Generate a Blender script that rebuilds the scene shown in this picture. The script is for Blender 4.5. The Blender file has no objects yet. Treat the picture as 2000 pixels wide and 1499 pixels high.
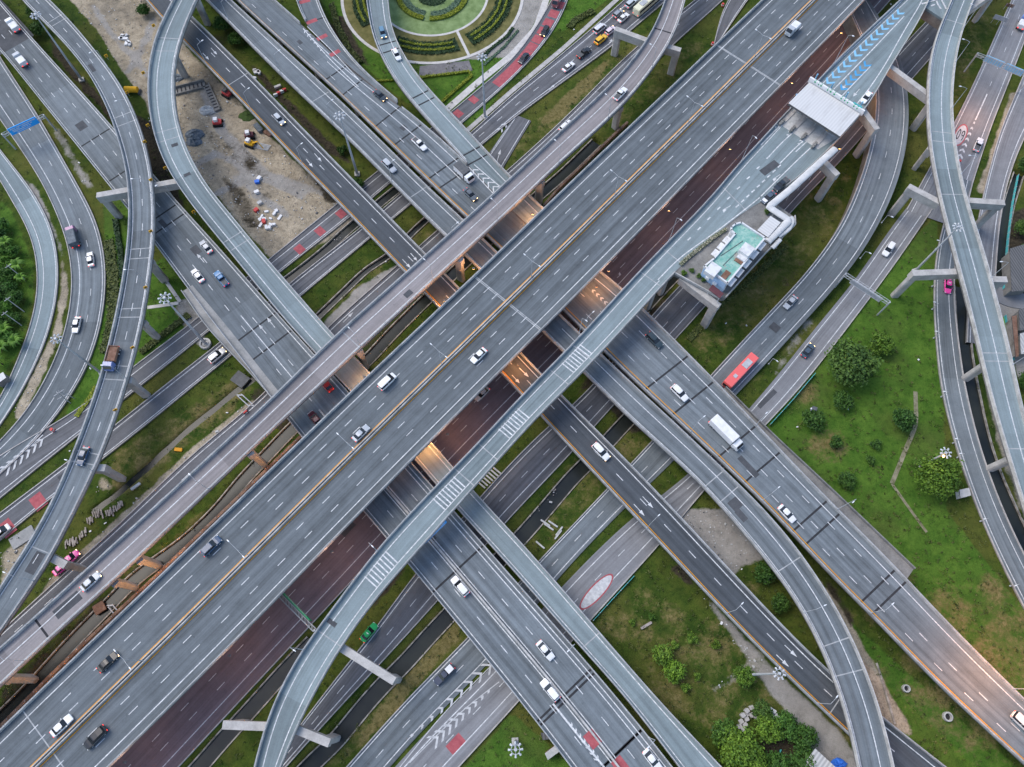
import bpy, math, random
import numpy as np
R_ = math.radians
random.seed(7); rng = np.random.default_rng(7)
sc = bpy.context.scene; COL = sc.collection
H = 185.0; F = 1450.0; TILT = R_(22)
# ---------------- camera, sky, sun, exposure
cam = bpy.data.cameras.new('camera'); co = bpy.data.objects.new('camera', cam); COL.objects.link(co)
co.location = (0, 0, H); co.rotation_euler = (TILT, 0, 0)
cam.sensor_width = 36; cam.lens = 36*F/2000; cam.clip_start = 1; cam.clip_end = 6000
sc.camera = co
world = bpy.data.worlds.new('World'); sc.world = world; world.use_nodes = True
nt = world.node_tree; bg = nt.nodes['Background']
sky = nt.nodes.new('ShaderNodeTexSky'); sky.sky_type = 'NISHITA'; sky.sun_disc = False
SUN_EL, SUN_AZ = R_(52), R_(300)
sky.sun_elevation = SUN_EL; sky.sun_rotation = SUN_AZ; sky.air_density = 1.0; sky.dust_density = 1.5; sky.ozone_density = 1.0
nt.links.new(sky.outputs[0], bg.inputs[0]); bg.inputs[1].default_value = 0.122
sl = bpy.data.lights.new('sun', 'SUN'); so = bpy.data.objects.new('sun', sl); COL.objects.link(so)
sl.energy = 0.95; sl.angle = R_(38); sl.color = (1.0, 0.93, 0.84)
so.rotation_euler = (math.pi/2-SUN_EL, 0, math.pi-SUN_AZ)
sc.view_settings.view_transform = 'Standard'; sc.view_settings.look = 'None'
sc.view_settings.exposure = 1.1; sc.view_settings.gamma = 1.0
try: sc.view_settings.use_curve_mapping = False
except Exception: pass

# ---------------- photo pixel (2000x1499) at height z -> world
ct, st = math.cos(TILT), math.sin(TILT)
def W(u, v, z=0.0):
    a = (u-1000)/F; b = (v-749.5)/F; d = ct+b*st
    return ((H-z)*a/d, (H-z)*(st-b*ct)/d, z)
def W2(p, z=0.0): return np.array(W(p[0], p[1], z))

# ---------------- materials
MATS = {}
class NT:
    def __init__(s, name):
        s.m = bpy.data.materials.new(name); s.m.use_nodes = True; s.t = s.m.node_tree
        s.b = s.t.nodes['Principled BSDF']; MATS[name] = s.m
    def n(s, typ, **k):
        o = s.t.nodes.new('ShaderNode'+typ)
        for a, v in k.items(): setattr(o, a, v)
        return o
    def l(s, a, b): s.t.links.new(a, b)
    def noise(s, vec, scale, detail=4, rough=.6):
        o = s.n('TexNoise'); o.inputs['Scale'].default_value = scale; o.inputs['Detail'].default_value = detail
        o.inputs['Roughness'].default_value = rough
        if vec is not None: s.l(vec, o.inputs['Vector'])
        return o.outputs[0]
    def mapr(s, v, a, b, c, d):
        o = s.n('MapRange'); s.l(v, o.inputs[0])
        for i, x in enumerate((a, b, c, d)): o.inputs[i+1].default_value = x
        return o.outputs[0]
    def math(s, op, a, b):
        o = s.n('Math', operation=op)
        for i, x in enumerate((a, b)):
            if isinstance(x, (int, float)): o.inputs[i].default_value = x
            else: s.l(x, o.inputs[i])
        return o.outputs[0]
    def mix(s, f, a, b, mode='MIX'):
        o = s.n('Mix', data_type='RGBA', blend_type=mode)
        for i, x in ((0, f), (6, a), (7, b)):
            if isinstance(x, (int, float)): o.inputs[i].default_value = x
            elif isinstance(x, tuple): o.inputs[i].default_value = (*x, 1)
            else: s.l(x, o.inputs[i])
        return o.outputs[2]
    def geo(s): return s.n('NewGeometry').outputs['Position']
    def scalev(s, v, sc_):
        o = s.n('Mapping'); s.l(v, o.inputs[0]); o.inputs['Scale'].default_value = sc_; return o.outputs[0]
    def fin(s, col, rough=.8, spec=.3, bump=None, bs=.3, bd=.1):
        if isinstance(col, tuple): s.b.inputs['Base Color'].default_value = (*col, 1)
        else: s.l(col, s.b.inputs['Base Color'])
        s.b.inputs['Roughness'].default_value = rough; s.b.inputs['Specular IOR Level'].default_value = spec
        if bump is not None:
            o = s.n('Bump'); o.inputs['Strength'].default_value = bs; o.inputs['Distance'].default_value = bd
            s.l(bump, o.inputs['Height']); s.l(o.outputs[0], s.b.inputs['Normal'])
        return s.m
def asphalt(name, c, spread=.34, slab=0.0):
    k = NT(name); uv = k.n('UVMap').outputs[0]; pos = k.geo()
    s1 = k.noise(k.scalev(uv, (.85, .012, 1)), 1.0, 3)          # wheel tracks drawn out along the lanes
    s2 = k.noise(k.scalev(uv, (2.6, .05, 1)), 1.0, 3)
    big = k.noise(pos, .03, 4); fine = k.noise(pos, 3.0, 3, .7); mid = k.noise(pos, .35, 5, .65)
    f = k.math('ADD', k.math('MULTIPLY', s1, .62), k.math('MULTIPLY', s2, .26))
    f = k.math('ADD', f, k.math('MULTIPLY', big, .3)); f = k.math('ADD', f, k.math('MULTIPLY', mid, .25))
    f = k.mapr(f, .50, .92, 1-spread, 1+spread)
    if slab:
        sep = k.n('SeparateXYZ'); k.l(uv, sep.inputs[0])
        fl = k.math('FLOOR', k.math('DIVIDE', sep.outputs[1], slab), 0)
        wn = k.n('TexWhiteNoise', noise_dimensions='1D'); k.l(fl, wn.inputs['W'])
        f = k.math('MULTIPLY', f, k.mapr(wn.outputs[0], 0, 1, .86, 1.14))
    f = k.math('MULTIPLY', f, k.mapr(fine, .2, .8, .88, 1.12))
    spots = k.mapr(k.noise(pos, .8, 2), .70, .76, 1, .82)
    f = k.math('MULTIPLY', f, spots)
    cc = k.n('CombineColor')
    for i in range(3): k.l(k.math('MULTIPLY', f, c[i]), cc.inputs[i])
    return k.fin(cc.outputs[0], .82, .25, fine, .25, .02)
asphalt('asphalt_main', (.114, .131, .142), .5); asphalt('asphalt_pale', (.19, .236, .248), .32, 26)
asphalt('asphalt_glow_pink', (.235, .218, .218), .3, 30); asphalt('asphalt_mid', (.138, .160, .174), .48, 34)  # first one has the pinkish lamp glow of the narrow flyover in its colour
asphalt('asphalt_dark', (.070, .080, .090), .4); asphalt('asphalt_lower', (.120, .124, .134), .46)
asphalt('asphalt_worn', (.20, .205, .215), .4); asphalt('asphalt_glow_brown', (.165, .132, .142), .35)  # second one has the brown sodium glow of the lower road in its colour
def mottled(name, a, b, sc1=.5, rough=.85, spec=.25, bs=.2, streak=None):
    k = NT(name); pos = k.geo(); n1 = k.noise(pos, sc1, 6, .65); n2 = k.noise(pos, sc1*9, 3, .6)
    f = k.math('ADD', k.math('MULTIPLY', n1, .7), k.math('MULTIPLY', n2, .3))
    return k.fin(k.mix(k.mapr(f, .36, .64, 0, 1), a, b), rough, spec, n2, bs, .03)
mottled('concrete', (.27, .27, .26), (.55, .54, .52), .45)
mottled('concrete_mid', (.22, .225, .22), (.36, .36, .35), .25)
mottled('deck_concrete_shaded', (.10, .10, .098), (.19, .185, .18), .3)  # darker than the other concrete, to deepen the shade under the decks
mottled('concrete_dark', (.13, .13, .125), (.26, .255, .24), .35)
mottled('concrete_pier', (.30, .29, .275), (.50, .485, .46), .4)
mottled('kerb', (.30, .29, .28), (.50, .48, .46), .6)
mottled('white_paint', (.34, .36, .37), (.80, .81, .81), 1.5)
mottled('faded_paint', (.36, .37, .38), (.62, .63, .63), 1.2)
mottled('yellow_paint', (.62, .26, .02), (.74, .36, .04), 1.2)
mottled('red_paint', (.30, .065, .08), (.43, .12, .13), .9)
mottled('blue_paint', (.16, .42, .64), (.28, .56, .78), 1.0)
mottled('strong_blue_paint', (.05, .27, .52), (.10, .36, .62), 1.0)
mottled('joint_black', (.02, .022, .025), (.045, .045, .05), 1.0)
mottled('joint_pale', (.36, .37, .36), (.56, .56, .55), 1.0); mottled('joint_seal', (.24, .26, .27), (.46, .47, .47), .8); mottled('asphalt_patch', (.055, .060, .066), (.095, .10, .108), .4)
mottled('steel', (.33, .35, .37), (.50, .52, .54), 1.0, .5, .5)
mottled('steel_dark', (.07, .075, .08), (.13, .135, .14), 1.0, .6)
mottled('yellow_black', (.72, .36, .02), (.80, .45, .03), .5)
mottled('teal_metal', (.06, .40, .42), (.12, .52, .52), .7, .6)
mottled('green_sign', (.02, .30, .12), (.03, .38, .17), .7, .5)
mottled('blue_sign', (.02, .33, .85), (.03, .40, .92), .7, .5)
mottled('rust', (.14, .07, .045), (.28, .17, .12), .8)
mottled('plank', (.20, .17, .15), (.42, .38, .35), .5)
mottled('red_plastic', (.5, .05, .05), (.6, .09, .08), .8, .6)
mottled('white_plastic', (.62, .63, .64), (.80, .80, .80), .8, .6)
mottled('tarp', (.05, .07, .09), (.16, .19, .22), .8, .6)
mottled('blue_tarp', (.02, .12, .55), (.05, .2, .7), .8, .5)
mottled('paving', (.12, .115, .12), (.21, .20, .20), .6)
mottled('path_stone', (.42, .40, .38), (.60, .58, .55), .6)
mottled('maroon', (.10, .04, .05), (.15, .06, .07), .6)
mottled('bark', (.06, .045, .03), (.14, .11, .08), 2.0)
mottled('tile_dark', (.07, .075, .08), (.17, .17, .175), .9)
mottled('mulch', (.05, .022, .015), (.12, .055, .04), .8)
mottled('lime_mat', (.13, .26, .03), (.20, .34, .05), .6)
mottled('shrub_ground', (.025, .05, .012), (.06, .10, .02), .9)
k = NT('canal_wall'); k.fin(k.mix(k.mapr(k.noise(k.geo(), .6, 5), .4, .6, 0, 1), (.20, .18, .15), (.40, .37, .32)))
k = NT('water'); k.fin(k.mix(k.mapr(k.noise(k.geo(), .08, 3), .4, .6, 0, 1), (.012, .016, .017), (.028, .032, .027)), .25, .3, k.noise(k.geo(), .8, 2), .06, .05)
def corr(name, a, b, period, stain):
    k = NT(name); uv = k.n('UVMap').outputs[0]; sep = k.n('SeparateXYZ'); k.l(uv, sep.inputs[0])
    w = k.math('SINE', k.math('MULTIPLY', sep.outputs[0], 6.2832/period), 0)
    f = k.mapr(w, -1, 1, 0, 1); n = k.noise(k.scalev(uv, (.35, .09, 1)), 1, 5)
    c = k.mix(f, a, b); c = k.mix(k.mapr(n, .52, .78, 0, stain), c, (.26, .25, .24))
    return k.fin(c, .55, .3, f, .3, .04)
corr('white_roof', (.53, .53, .52), (.60, .60, .59), .8, .6)
corr('grey_roof', (.34, .34, .33), (.52, .52, .50), .8, .8)
corr('dark_roof', (.07, .072, .075), (.14, .14, .14), .7, .5)
k = NT('teal_roof'); pos = k.geo(); n = k.noise(pos, .55, 5, .7); n2 = k.noise(pos, 1.6, 4, .7)
c = k.mix(k.mapr(n, .40, .60, 0, 1), (.16, .38, .32), (.32, .50, .43)); c = k.mix(k.mapr(n2, .60, .64, 0, .8), c, (.03, .27, .25))
c = k.mix(k.mapr(k.noise(pos, .28, 4), .60, .66, 0, .8), c, (.33, .27, .25)); k.fin(c, .75)
k = NT('white_wall'); k.fin(k.mix(k.mapr(k.noise(k.geo(), .7, 5), .45, .7, 0, 1), (.66, .67, .68), (.48, .48, .48)), .7)
k = NT('pale_blue_wall'); k.fin(k.mix(k.mapr(k.noise(k.geo(), .7, 5), .45, .7, 0, 1), (.40, .56, .76), (.32, .44, .60)), .7)
k = NT('car_paint'); oi = k.n('ObjectInfo'); k.fin(oi.outputs['Color'], .32, .5); k.b.inputs['Coat Weight'].default_value = .5
k.b.inputs['Coat Roughness'].default_value = .12
NT('car_glass').fin((.012, .016, .02), .12, .6); NT('tyre').fin((.02, .02, .02), .9, .2)
def emit(name, c, e):
    k = NT(name); k.fin(c, .4); k.b.inputs['Emission Color'].default_value = (*c, 1); k.b.inputs['Emission Strength'].default_value = e
emit('tail_red', (.75, .03, .02), 1.0); emit('head_warm', (1, .62, .28), 3.0); emit('lamp_warm', (1, .50, .14), 10.0)
NT('lens_white').fin((.75, .78, .80), .25, .5); NT('amber').fin((.75, .33, .02), .4)
def leaf(name, a, b):
    k = NT(name); oi = k.n('ObjectInfo'); at = k.n('Attribute', attribute_name='tone')
    c = k.mix(at.outputs['Fac'], a, b); c = k.mix(1.0, c, oi.outputs['Color'], 'MULTIPLY')
    k.fin(c, .65, .25); k.b.inputs['Subsurface Weight'].default_value = 0
    return k.m
leaf('leaf', (.022, .055, .012), (.095, .175, .030)); leaf('hedge_yellow', (.10, .14, .012), (.33, .36, .03))
leaf('hedge_dark', (.014, .034, .014), (.040, .085, .030)); leaf('hedge_grey', (.05, .10, .06), (.15, .22, .14))
leaf('weed', (.030, .050, .012), (.13, .15, .04)); leaf('flower', (.04, .08, .02), (.55, .50, .40))
leaf('palm_leaf', (.04, .10, .012), (.14, .27, .03))
# ground: cover weights painted per ground type, softened by noise
k = NT('ground'); pos = k.geo()
a1 = k.n('Attribute', attribute_name='cover_a'); a2 = k.n('Attribute', attribute_name='cover_b')
s1 = k.n('SeparateColor'); k.l(a1.outputs['Color'], s1.inputs[0]); s2 = k.n('SeparateColor'); k.l(a2.outputs['Color'], s2.inputs[0])
nb = k.noise(pos, .045, 6, .62); nm = k.noise(pos, .22, 6, .68); nf = k.noise(pos, 1.1, 5, .7); nff = k.noise(pos, 4.0, 3, .7)
def msk(ch, amt=.9, lo=.38, hi=.62):
    f = k.math('ADD', ch, k.math('MULTIPLY', k.math('SUBTRACT', nm, .5), amt)); f = k.math('ADD', f, k.math('MULTIPLY', k.math('SUBTRACT', nf, .5), .35))
    return k.mapr(f, lo, hi, 0, 1)
grass = k.mix(k.mapr(nm, .36, .64, 0, 1), (.030, .062, .010), (.078, .110, .018))
grass = k.mix(k.mapr(nb, .46, .66, 0, .75), grass, (.125, .120, .030))
grass = k.mix(k.mapr(nf, .55, .72, 0, .6), grass, (.018, .036, .010))
lush = k.mix(k.mapr(nm, .35, .65, 0, 1), (.046, .112, .014), (.098, .185, .026))
lush = k.mix(k.mapr(nf, .52, .72, 0, .5), lush, (.020, .055, .010)); lush = k.mix(k.mapr(nb, .50, .66, 0, .6), lush, (.085, .105, .028))
dry = k.mix(k.mapr(nf, .36, .64, 0, 1), (.105, .092, .030), (.24, .20, .085))
sand = k.mix(k.mapr(nm, .34, .66, 0, 1), (.28, .235, .17), (.50, .43, .325)); sand = k.mix(k.mapr(nf, .5, .75, 0, .65), sand, (.16, .14, .11))
sand = k.mix(k.mapr(nb, .52, .62, 0, .55), sand, (.17, .155, .13))
grav = k.mix(k.mapr(k.math('ADD', k.math('MULTIPLY', nm, .6), k.math('MULTIPLY', nff, .4)), .35, .65, 0, 1), (.25, .235, .215), (.40, .38, .35))
soil = k.mix(k.mapr(nf, .35, .65, 0, 1), (.022, .019, .014), (.085, .070, .048))
conc = k.mix(k.mapr(nm, .35, .65, 0, 1), (.30, .285, .26), (.44, .42, .39))
c = grass
c = k.mix(msk(s2.outputs[1]), c, lush); c = k.mix(msk(s1.outputs[1], 1.1), c, dry); c = k.mix(msk(s1.outputs[0], .8), c, sand)
c = k.mix(msk(s1.outputs[2], .8), c, grav); c = k.mix(msk(s2.outputs[0], 1.0), c, soil); c = k.mix(msk(s2.outputs[2], .3), c, conc)
c = k.mix(k.mapr(nff, .42, .72, 0, .5), c, (.35, .35, .30), 'MULTIPLY'); c = k.mix(k.mapr(k.noise(pos, .55, 6, .75), .5, .68, 0, .45), c, (.42, .44, .40), 'MULTIPLY')
k.fin(c, .95, .1, k.math('ADD', nf, nff), .6, .25)

# ---------------- mesh builder and scene tree helpers
class MB:
    def __init__(s): s.v = []; s.f = []; s.uv = []; s.mi = []; s.tone = []
    def face(s, pts, uv=None, mi=0, tone=None):
        n = len(s.v); s.v.extend([tuple(map(float, p)) for p in pts]); s.f.append(tuple(range(n, n+len(pts))))
        s.uv.extend(uv if uv else [(0, 0)]*len(pts)); s.mi.append(mi)
        if tone is not None: s.tone.append(tone)
    def box(s, c, d, ax=(1, 0), mi=0):          # centre, full size (along, across, up), heading
        ax = np.array(ax, float); ax /= np.hypot(*ax); ay = np.array([-ax[1], ax[0]])
        P = []
        for k_ in (-.5, .5):
            for i, j in ((-.5, -.5), (.5, -.5), (.5, .5), (-.5, .5)):
                p = ax*d[0]*i+ay*d[1]*j; P.append((c[0]+p[0], c[1]+p[1], c[2]+d[2]*k_))
        for q in ((3, 2, 1, 0), (4, 5, 6, 7), (0, 1, 5, 4), (1, 2, 6, 5), (2, 3, 7, 6), (3, 0, 4, 7)): s.face([P[i] for i in q], mi=mi)
    def tube(s, p, q, r0, r1=None, n=8, mi=0, caps=True):
        p = np.array(p, float); q = np.array(q, float); r1 = r0 if r1 is None else r1
        d = q-p; d /= np.linalg.norm(d); a = np.cross(d, (0, 0, 1)) if abs(d[2]) < .95 else np.array([1., 0, 0])
        a /= np.linalg.norm(a); b = np.cross(d, a)
        A = [p+(a*math.cos(t)+b*math.sin(t))*r0 for t in np.linspace(0, 2*math.pi, n, endpoint=False)]
        B = [q+(a*math.cos(t)+b*math.sin(t))*r1 for t in np.linspace(0, 2*math.pi, n, endpoint=False)]
        for i in range(n): s.face([A[i], A[(i+1) % n], B[(i+1) % n], B[i]], mi=mi)
        if caps: s.face(A[::-1], mi=mi); s.face(B, mi=mi)
    def prism(s, poly, z0, z1, mi=0, top=True):
        n = len(poly)
        ar = sum(poly[i][0]*poly[(i+1) % n][1]-poly[(i+1) % n][0]*poly[i][1] for i in range(n))
        if ar < 0: poly = poly[::-1]
        for i in range(n):
            a, b = poly[i], poly[(i+1) % n]
            s.face([(a[0], a[1], z0), (b[0], b[1], z0), (b[0], b[1], z1), (a[0], a[1], z1)], mi=mi)
        if top: s.face([(p[0], p[1], z1) for p in poly], uv=[(p[0], p[1]) for p in poly], mi=mi)
        s.face([(p[0], p[1], z0) for p in poly[::-1]], mi=mi)
    def loft(s, secs, mi=0):                      # car-like body: (x, half width, z0, z1)
        rings = []
        for x, w, z0, z1 in secs:
            rings.append([(x, -w, z0+.15), (x, -w, z1-.14), (x, -w*.86, z1), (x, w*.86, z1), (x, w, z1-.14), (x, w, z0+.15), (x, w*.85, z0), (x, -w*.85, z0)])
        for A, B in zip(rings, rings[1:]):
            for i in range(8): s.face([A[i], A[(i+1) % 8], B[(i+1) % 8], B[i]], mi=mi)
        s.face(rings[0][::-1], mi=mi); s.face(rings[-1], mi=mi)
    def build(s, name, mats, parent=None, smooth=False):
        me = bpy.data.meshes.new(name)
        v = np.array(s.v, float).reshape(-1, 3)
        if parent is not None: v = v-np.array(PLOC.get(parent.name, (0, 0, 0)))
        me.from_pydata(v.tolist(), [], s.f)
        if isinstance(mats, str): mats = [mats]
        for m in mats: me.materials.append(MATS[m])
        if len(mats) > 1: me.polygons.foreach_set('material_index', s.mi)
        ul = me.uv_layers.new(name='UVMap'); ul.data.foreach_set('uv', np.array(s.uv, 'f').ravel())
        if s.tone:
            at = me.attributes.new('tone', 'FLOAT', 'FACE'); at.data.foreach_set('value', np.array(s.tone, 'f'))
        if smooth: me.polygons.foreach_set('use_smooth', [True]*len(me.polygons))
        me.update()
        o = bpy.data.objects.new(name, me); COL.objects.link(o)
        if parent is not None: o.parent = parent; PLOC[o.name] = PLOC.get(parent.name, (0, 0, 0))
        return o
PLOC = {}
def tag(o, label, cat, group=None, kind=None):
    if label: o['label'] = label
    if cat: o['category'] = cat
    if group: o['group'] = group
    if kind: o['kind'] = kind
    return o
def thing(name, label, cat, loc=(0, 0, 0), group=None, kind=None):
    o = bpy.data.objects.new(name, None); COL.objects.link(o); o.empty_display_size = .5
    o.location = loc; PLOC[o.name] = tuple(loc)
    return tag(o, label, cat, group, kind)
def struct(name, label, cat, loc=(0, 0, 0)): return thing(name, label, cat, loc, None, 'structure')
def copy_tree(o, parent=None):
    c = o.copy(); COL.objects.link(c)
    if parent is not None: c.parent = parent
    for ch in o.children: copy_tree(ch, c)
    return c

# ---------------- ribbons: a road between two traced edges, each point put at its real height
def gsm(a, sig):
    if sig <= 0: return a
    r = int(3*sig)+1; r = min(r, len(a)-1); kx = np.exp(-.5*(np.arange(-r, r+1)/sig)**2); kx /= kx.sum()
    pre = 2*a[0]-a[1:r+1][::-1]; post = 2*a[-1]-a[-r-1:-1][::-1]
    b = np.concatenate([pre, a, post])
    return np.stack([np.convolve(b[:, i], kx, 'valid') for i in range(a.shape[1])], 1)
def resamp(p, step):
    d = np.r_[0, np.cumsum(np.hypot(*np.diff(p[:, :2], axis=0).T))]
    keep = np.r_[True, np.diff(d) > 1e-6]; p = p[keep]; d = d[keep]
    n = max(3, int(d[-1]/step)+1); t = np.linspace(0, d[-1], n)
    return np.stack([np.interp(t, d, p[:, i]) for i in range(p.shape[1])], 1)
def edge(px, z, ext):
    px = np.array(px, float); d = np.r_[0, np.cumsum(np.hypot(*np.diff(px, axis=0).T))]; d /= d[-1]
    zz = np.interp(d, np.linspace(0, 1, len(z)), z)
    P = np.array([W(u, v, q) for (u, v), q in zip(px, zz)])
    for k_, e in ((0, ext[0]), (1, ext[1])):
        if e <= 0: continue
        a, b = (P[0], P[1]) if k_ == 0 else (P[-1], P[-2])
        if np.hypot(*(a-b)[:2]) < 6 and len(P) > 2: b = P[2] if k_ == 0 else P[-3]
        q = a+(a-b)/np.hypot(*(a-b)[:2])*e; q[2] = a[2]
        P = np.vstack([[q], P]) if k_ == 0 else np.vstack([P, [q]])
    return P
ROADS = []
class Road:
    def __init__(s, L, Rr, z, ext=(40, 40), sig=5.0, step=1.5):
        z = [z] if isinstance(z, (int, float)) else z
        if len(z) == 1: z = z*2
        A = gsm(resamp(edge(L, z, ext), 1.0), sig); B = gsm(resamp(edge(Rr, z, ext), 1.0), sig)
        D = ((A[:, None, :2]-B[None, :, :2])**2).sum(2); j = D.argmin(1)
        ok = (j > 0) & (j < len(B)-1); A = A[ok]; B = B[j[ok]]
        M = gsm((A+B)/2, 3.0); V = gsm((B-A)/2, 4.0); V[:, 2] = 0
        d = np.r_[0, np.cumsum(np.hypot(*np.diff(M[:, :2], axis=0).T))]
        n = max(4, int(d[-1]/step)+1); s.s = np.linspace(0, d[-1], n)
        f = lambda X: np.stack([np.interp(s.s, d, X[:, i]) for i in range(3)], 1)
        s.M = f(M); s.V = f(V); s.L = s.M-s.V; s.R = s.M+s.V
        s.wid = 2*np.hypot(s.V[:, 0], s.V[:, 1]); s.len = d[-1]
        ROADS.append(s)
    def at(s, q, f, dz=0.0):
        q = np.atleast_1d(q); g = lambda X: np.stack([np.interp(q, s.s, X[:, i]) for i in range(3)], 1)
        m, v = g(s.M), g(s.V); w = np.hypot(v[:, 0], v[:, 1])[:, None]
        if abs(f) < 1: p = m+v*(2*f-1)
        elif f >= 1: p = m-v+v/w*f
        else: p = m+v+v/w*f
        p[:, 2] += dz
        return p, v/w
    def loc(s, u, v):
        z = s.M[:, 2].mean()
        for _ in range(3):
            p = W2((u, v), z); i = ((s.M[:, :2]-p[:2])**2).sum(1).argmin(); z = s.M[i, 2]
        vv = s.V[i, :2]; f = .5+.5*np.dot(p[:2]-s.M[i, :2], vv)/np.dot(vv, vv)
        t = s.M[min(i+1, len(s.M)-1), :2]-s.M[max(i-1, 0), :2]
        q = s.s[i]+np.dot(p[:2]-s.M[i, :2], t)/np.hypot(*t)
        return float(np.clip(q, 0, s.len)), f, np.array([p[0], p[1], z]), t/np.hypot(*t)
    def inside(s, x, y, m=.5):
        i = ((s.M[:, :2]-(x, y))**2).sum(1).argmin(); d = np.array((x, y))-s.M[i, :2]; w = s.wid[i]/2
        ac = np.dot(d, s.V[i, :2])/w; al = math.sqrt(max(0, d@d-ac*ac))
        return abs(ac) < w+m and al < 3.0, s.M[i, 2]
    def rng(s, r):
        if r is None: return 0, s.len
        a = 0 if r[0] is None else s.loc(*r[0])[0]; b = s.len if r[1] is None else s.loc(*r[1])[0]
        return min(a, b), max(a, b)
def strip(mb, rd, f, w, a, b, dz=.012, mi=0):
    n = max(2, int((b-a)/2.0)+2); q = np.linspace(a, b, n); p, x = rd.at(q, f, dz)
    l, r = p-x*w/2, p+x*w/2
    for i in range(n-1): mb.face([l[i], r[i], r[i+1], l[i+1]], mi=mi)
def surface(rd, name, mat, parent, inset=.0, dz=.006):
    mb = MB(); x = rd.V/np.hypot(rd.V[:, 0], rd.V[:, 1])[:, None]; l = rd.L+x*inset; r = rd.R-x*inset
    l = l+(0, 0, dz); r = r+(0, 0, dz)
    for i in range(len(l)-1):
        mb.face([l[i], r[i], r[i+1], l[i+1]], uv=[(0, rd.s[i]), (rd.wid[i], rd.s[i]), (rd.wid[i+1], rd.s[i+1]), (0, rd.s[i+1])])
    return mb.build(name, mat, parent)
def wall_along(mb, rd, side, a, b, w, h0, h1, off=0.0, step=2.0, taper=.75):
    n = max(2, int((b-a)/step)+2); q = np.linspace(a, b, n); v = rd.at(q, .5)[1]
    if side == 'L': p = rd.at(q, 0.0)[0]+v*off; v = v
    elif side == 'R': p = rd.at(q, .999999)[0]-v*off; v = -v
    else: p = rd.at(q, side)[0]-v*w/2
    o0 = p+(0, 0, h0); o1 = p+v*w*(1-taper)/2+(0, 0, h1); i1 = p+v*w*(1+taper)/2+(0, 0, h1); i0 = p+v*w+(0, 0, h0)
    for i in range(n-1):
        for A, B in ((o0, o1), (o1, i1), (i1, i0)): mb.face([A[i], A[i+1], B[i+1], B[i]])
    mb.face([o0[0], o1[0], i1[0], i0[0]]); mb.face([o0[-1], i0[-1], i1[-1], o1[-1]])
PAINT = {'s': 'white_paint', 'd': 'white_paint', 'f': 'faded_paint', 'y': 'yellow_paint', 'r': 'red_paint', 'b': 'blue_paint', 'B': 'strong_blue_paint', 'k': 'joint_black', 'w': 'joint_seal', 'p': 'asphalt_patch'}
PK = list(PAINT)
def paint_lines(rd, spec, parent, lw=.22, period=8.3, dash=2.3):
    by = {}
    for e in spec:
        kd, f = e[0], e[1]; a, b = rd.rng(e[2] if len(e) > 2 else None); w = e[3] if len(e) > 3 else lw
        mb = by.setdefault('yellow_line' if kd == 'y' else 'lane_marking', MB())
        if kd == 'd':
            q = a+((f*977) % period if False else 1.0)
            while q < b-dash: strip(mb, rd, f, w*.78, q, q+dash); q += period
        else: strip(mb, rd, f, w, a, b)
    for nm, mb in by.items(): mb.build(nm, 'yellow_paint' if nm == 'yellow_line' else 'white_paint', parent)
# ---------------- elevated roads
def deck_mesh(rd, parent, thick=1.7):
    mb = MB(); pr = [(0, 0), (0, -.5), (.2, -.75), (.28, -thick), (.72, -thick), (.8, -.75), (.999999, -.5), (.999999, 0)]
    P = [rd.at(rd.s, f)[0]+(0, 0, h) for f, h in pr]; n = len(rd.s)
    for i in range(n-1):
        for A, B in zip(P, P[1:]+P[:1]): mb.face([A[i], A[i+1], B[i+1], B[i]])
    mb.face([A[0] for A in P]); mb.face([A[-1] for A in P[::-1]])
    return mb.build('deck', 'deck_concrete_shaded', parent)
VIA = {}
def viaduct(key, label, L, Rr, z, mat, lines, ext=(40, 40), sig=6, par=('all', 'all'), joints=(), median=None, thick=1.7, ph=.95):
    rd = Road(L, Rr, z, ext, sig); m = rd.M[len(rd.M)//2]
    root = thing('overpass', label, 'overpass', (m[0], m[1], 0), 'elevated roads of the interchange')
    rd.root = root; VIA[key] = rd; rd.elev = True
    deck_mesh(rd, root, thick); surface(rd, 'road_surface', mat, root, .3)
    for side, rg in zip('LR', par):
        if rg is None: continue
        for g in ([None] if rg == 'all' else rg):
            a, b = rd.rng(g); mb = MB(); wall_along(mb, rd, side, a, b, .34, 0, ph)
            p = mb.build('parapet', 'concrete', root)
            mr = MB(); n = max(2, int((b-a)/3)); q = np.linspace(a, b, n); e, x = rd.at(q, 0 if side == 'L' else .999999); x = x if side == 'L' else -x
            e = e+x*.17
            for i in range(n-1): mr.tube(e[i]+(0, 0, ph+.28), e[i+1]+(0, 0, ph+.28), .06, n=4, caps=False)
            for i in range(0, n, 2): mr.tube(e[i]+(0, 0, ph-.02), e[i]+(0, 0, ph+.28), .05, n=4, caps=False)
            mr.build('railing', 'steel', p)
    paint_lines(rd, lines, root)
    if joints:
        by = {}
        for u, v, kd in joints:
            q, f, p, t = rd.loc(u, v); mb = by.setdefault(kd, MB())
            w = .5 if kd == 'k' else .26
            g = lambda qq, f_: rd.at([qq], f_, .009)[0][0]
            lo, hi = (.02, .98)
            mb.face([g(q-w/2, lo), g(q-w/2, hi), g(q+w/2, hi), g(q+w/2, lo)])
        for kd, mb in by.items(): mb.build('expansion_joint', PAINT[kd], root)
    if median:
        mm = MB()
        for f, w, rg in median:
            a, b = rd.rng(rg); wall_along(mm, rd, f, a, b, w, .0, .85)
        mm.build('median_barrier', 'concrete', root)
    return rd
V = viaduct
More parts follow.
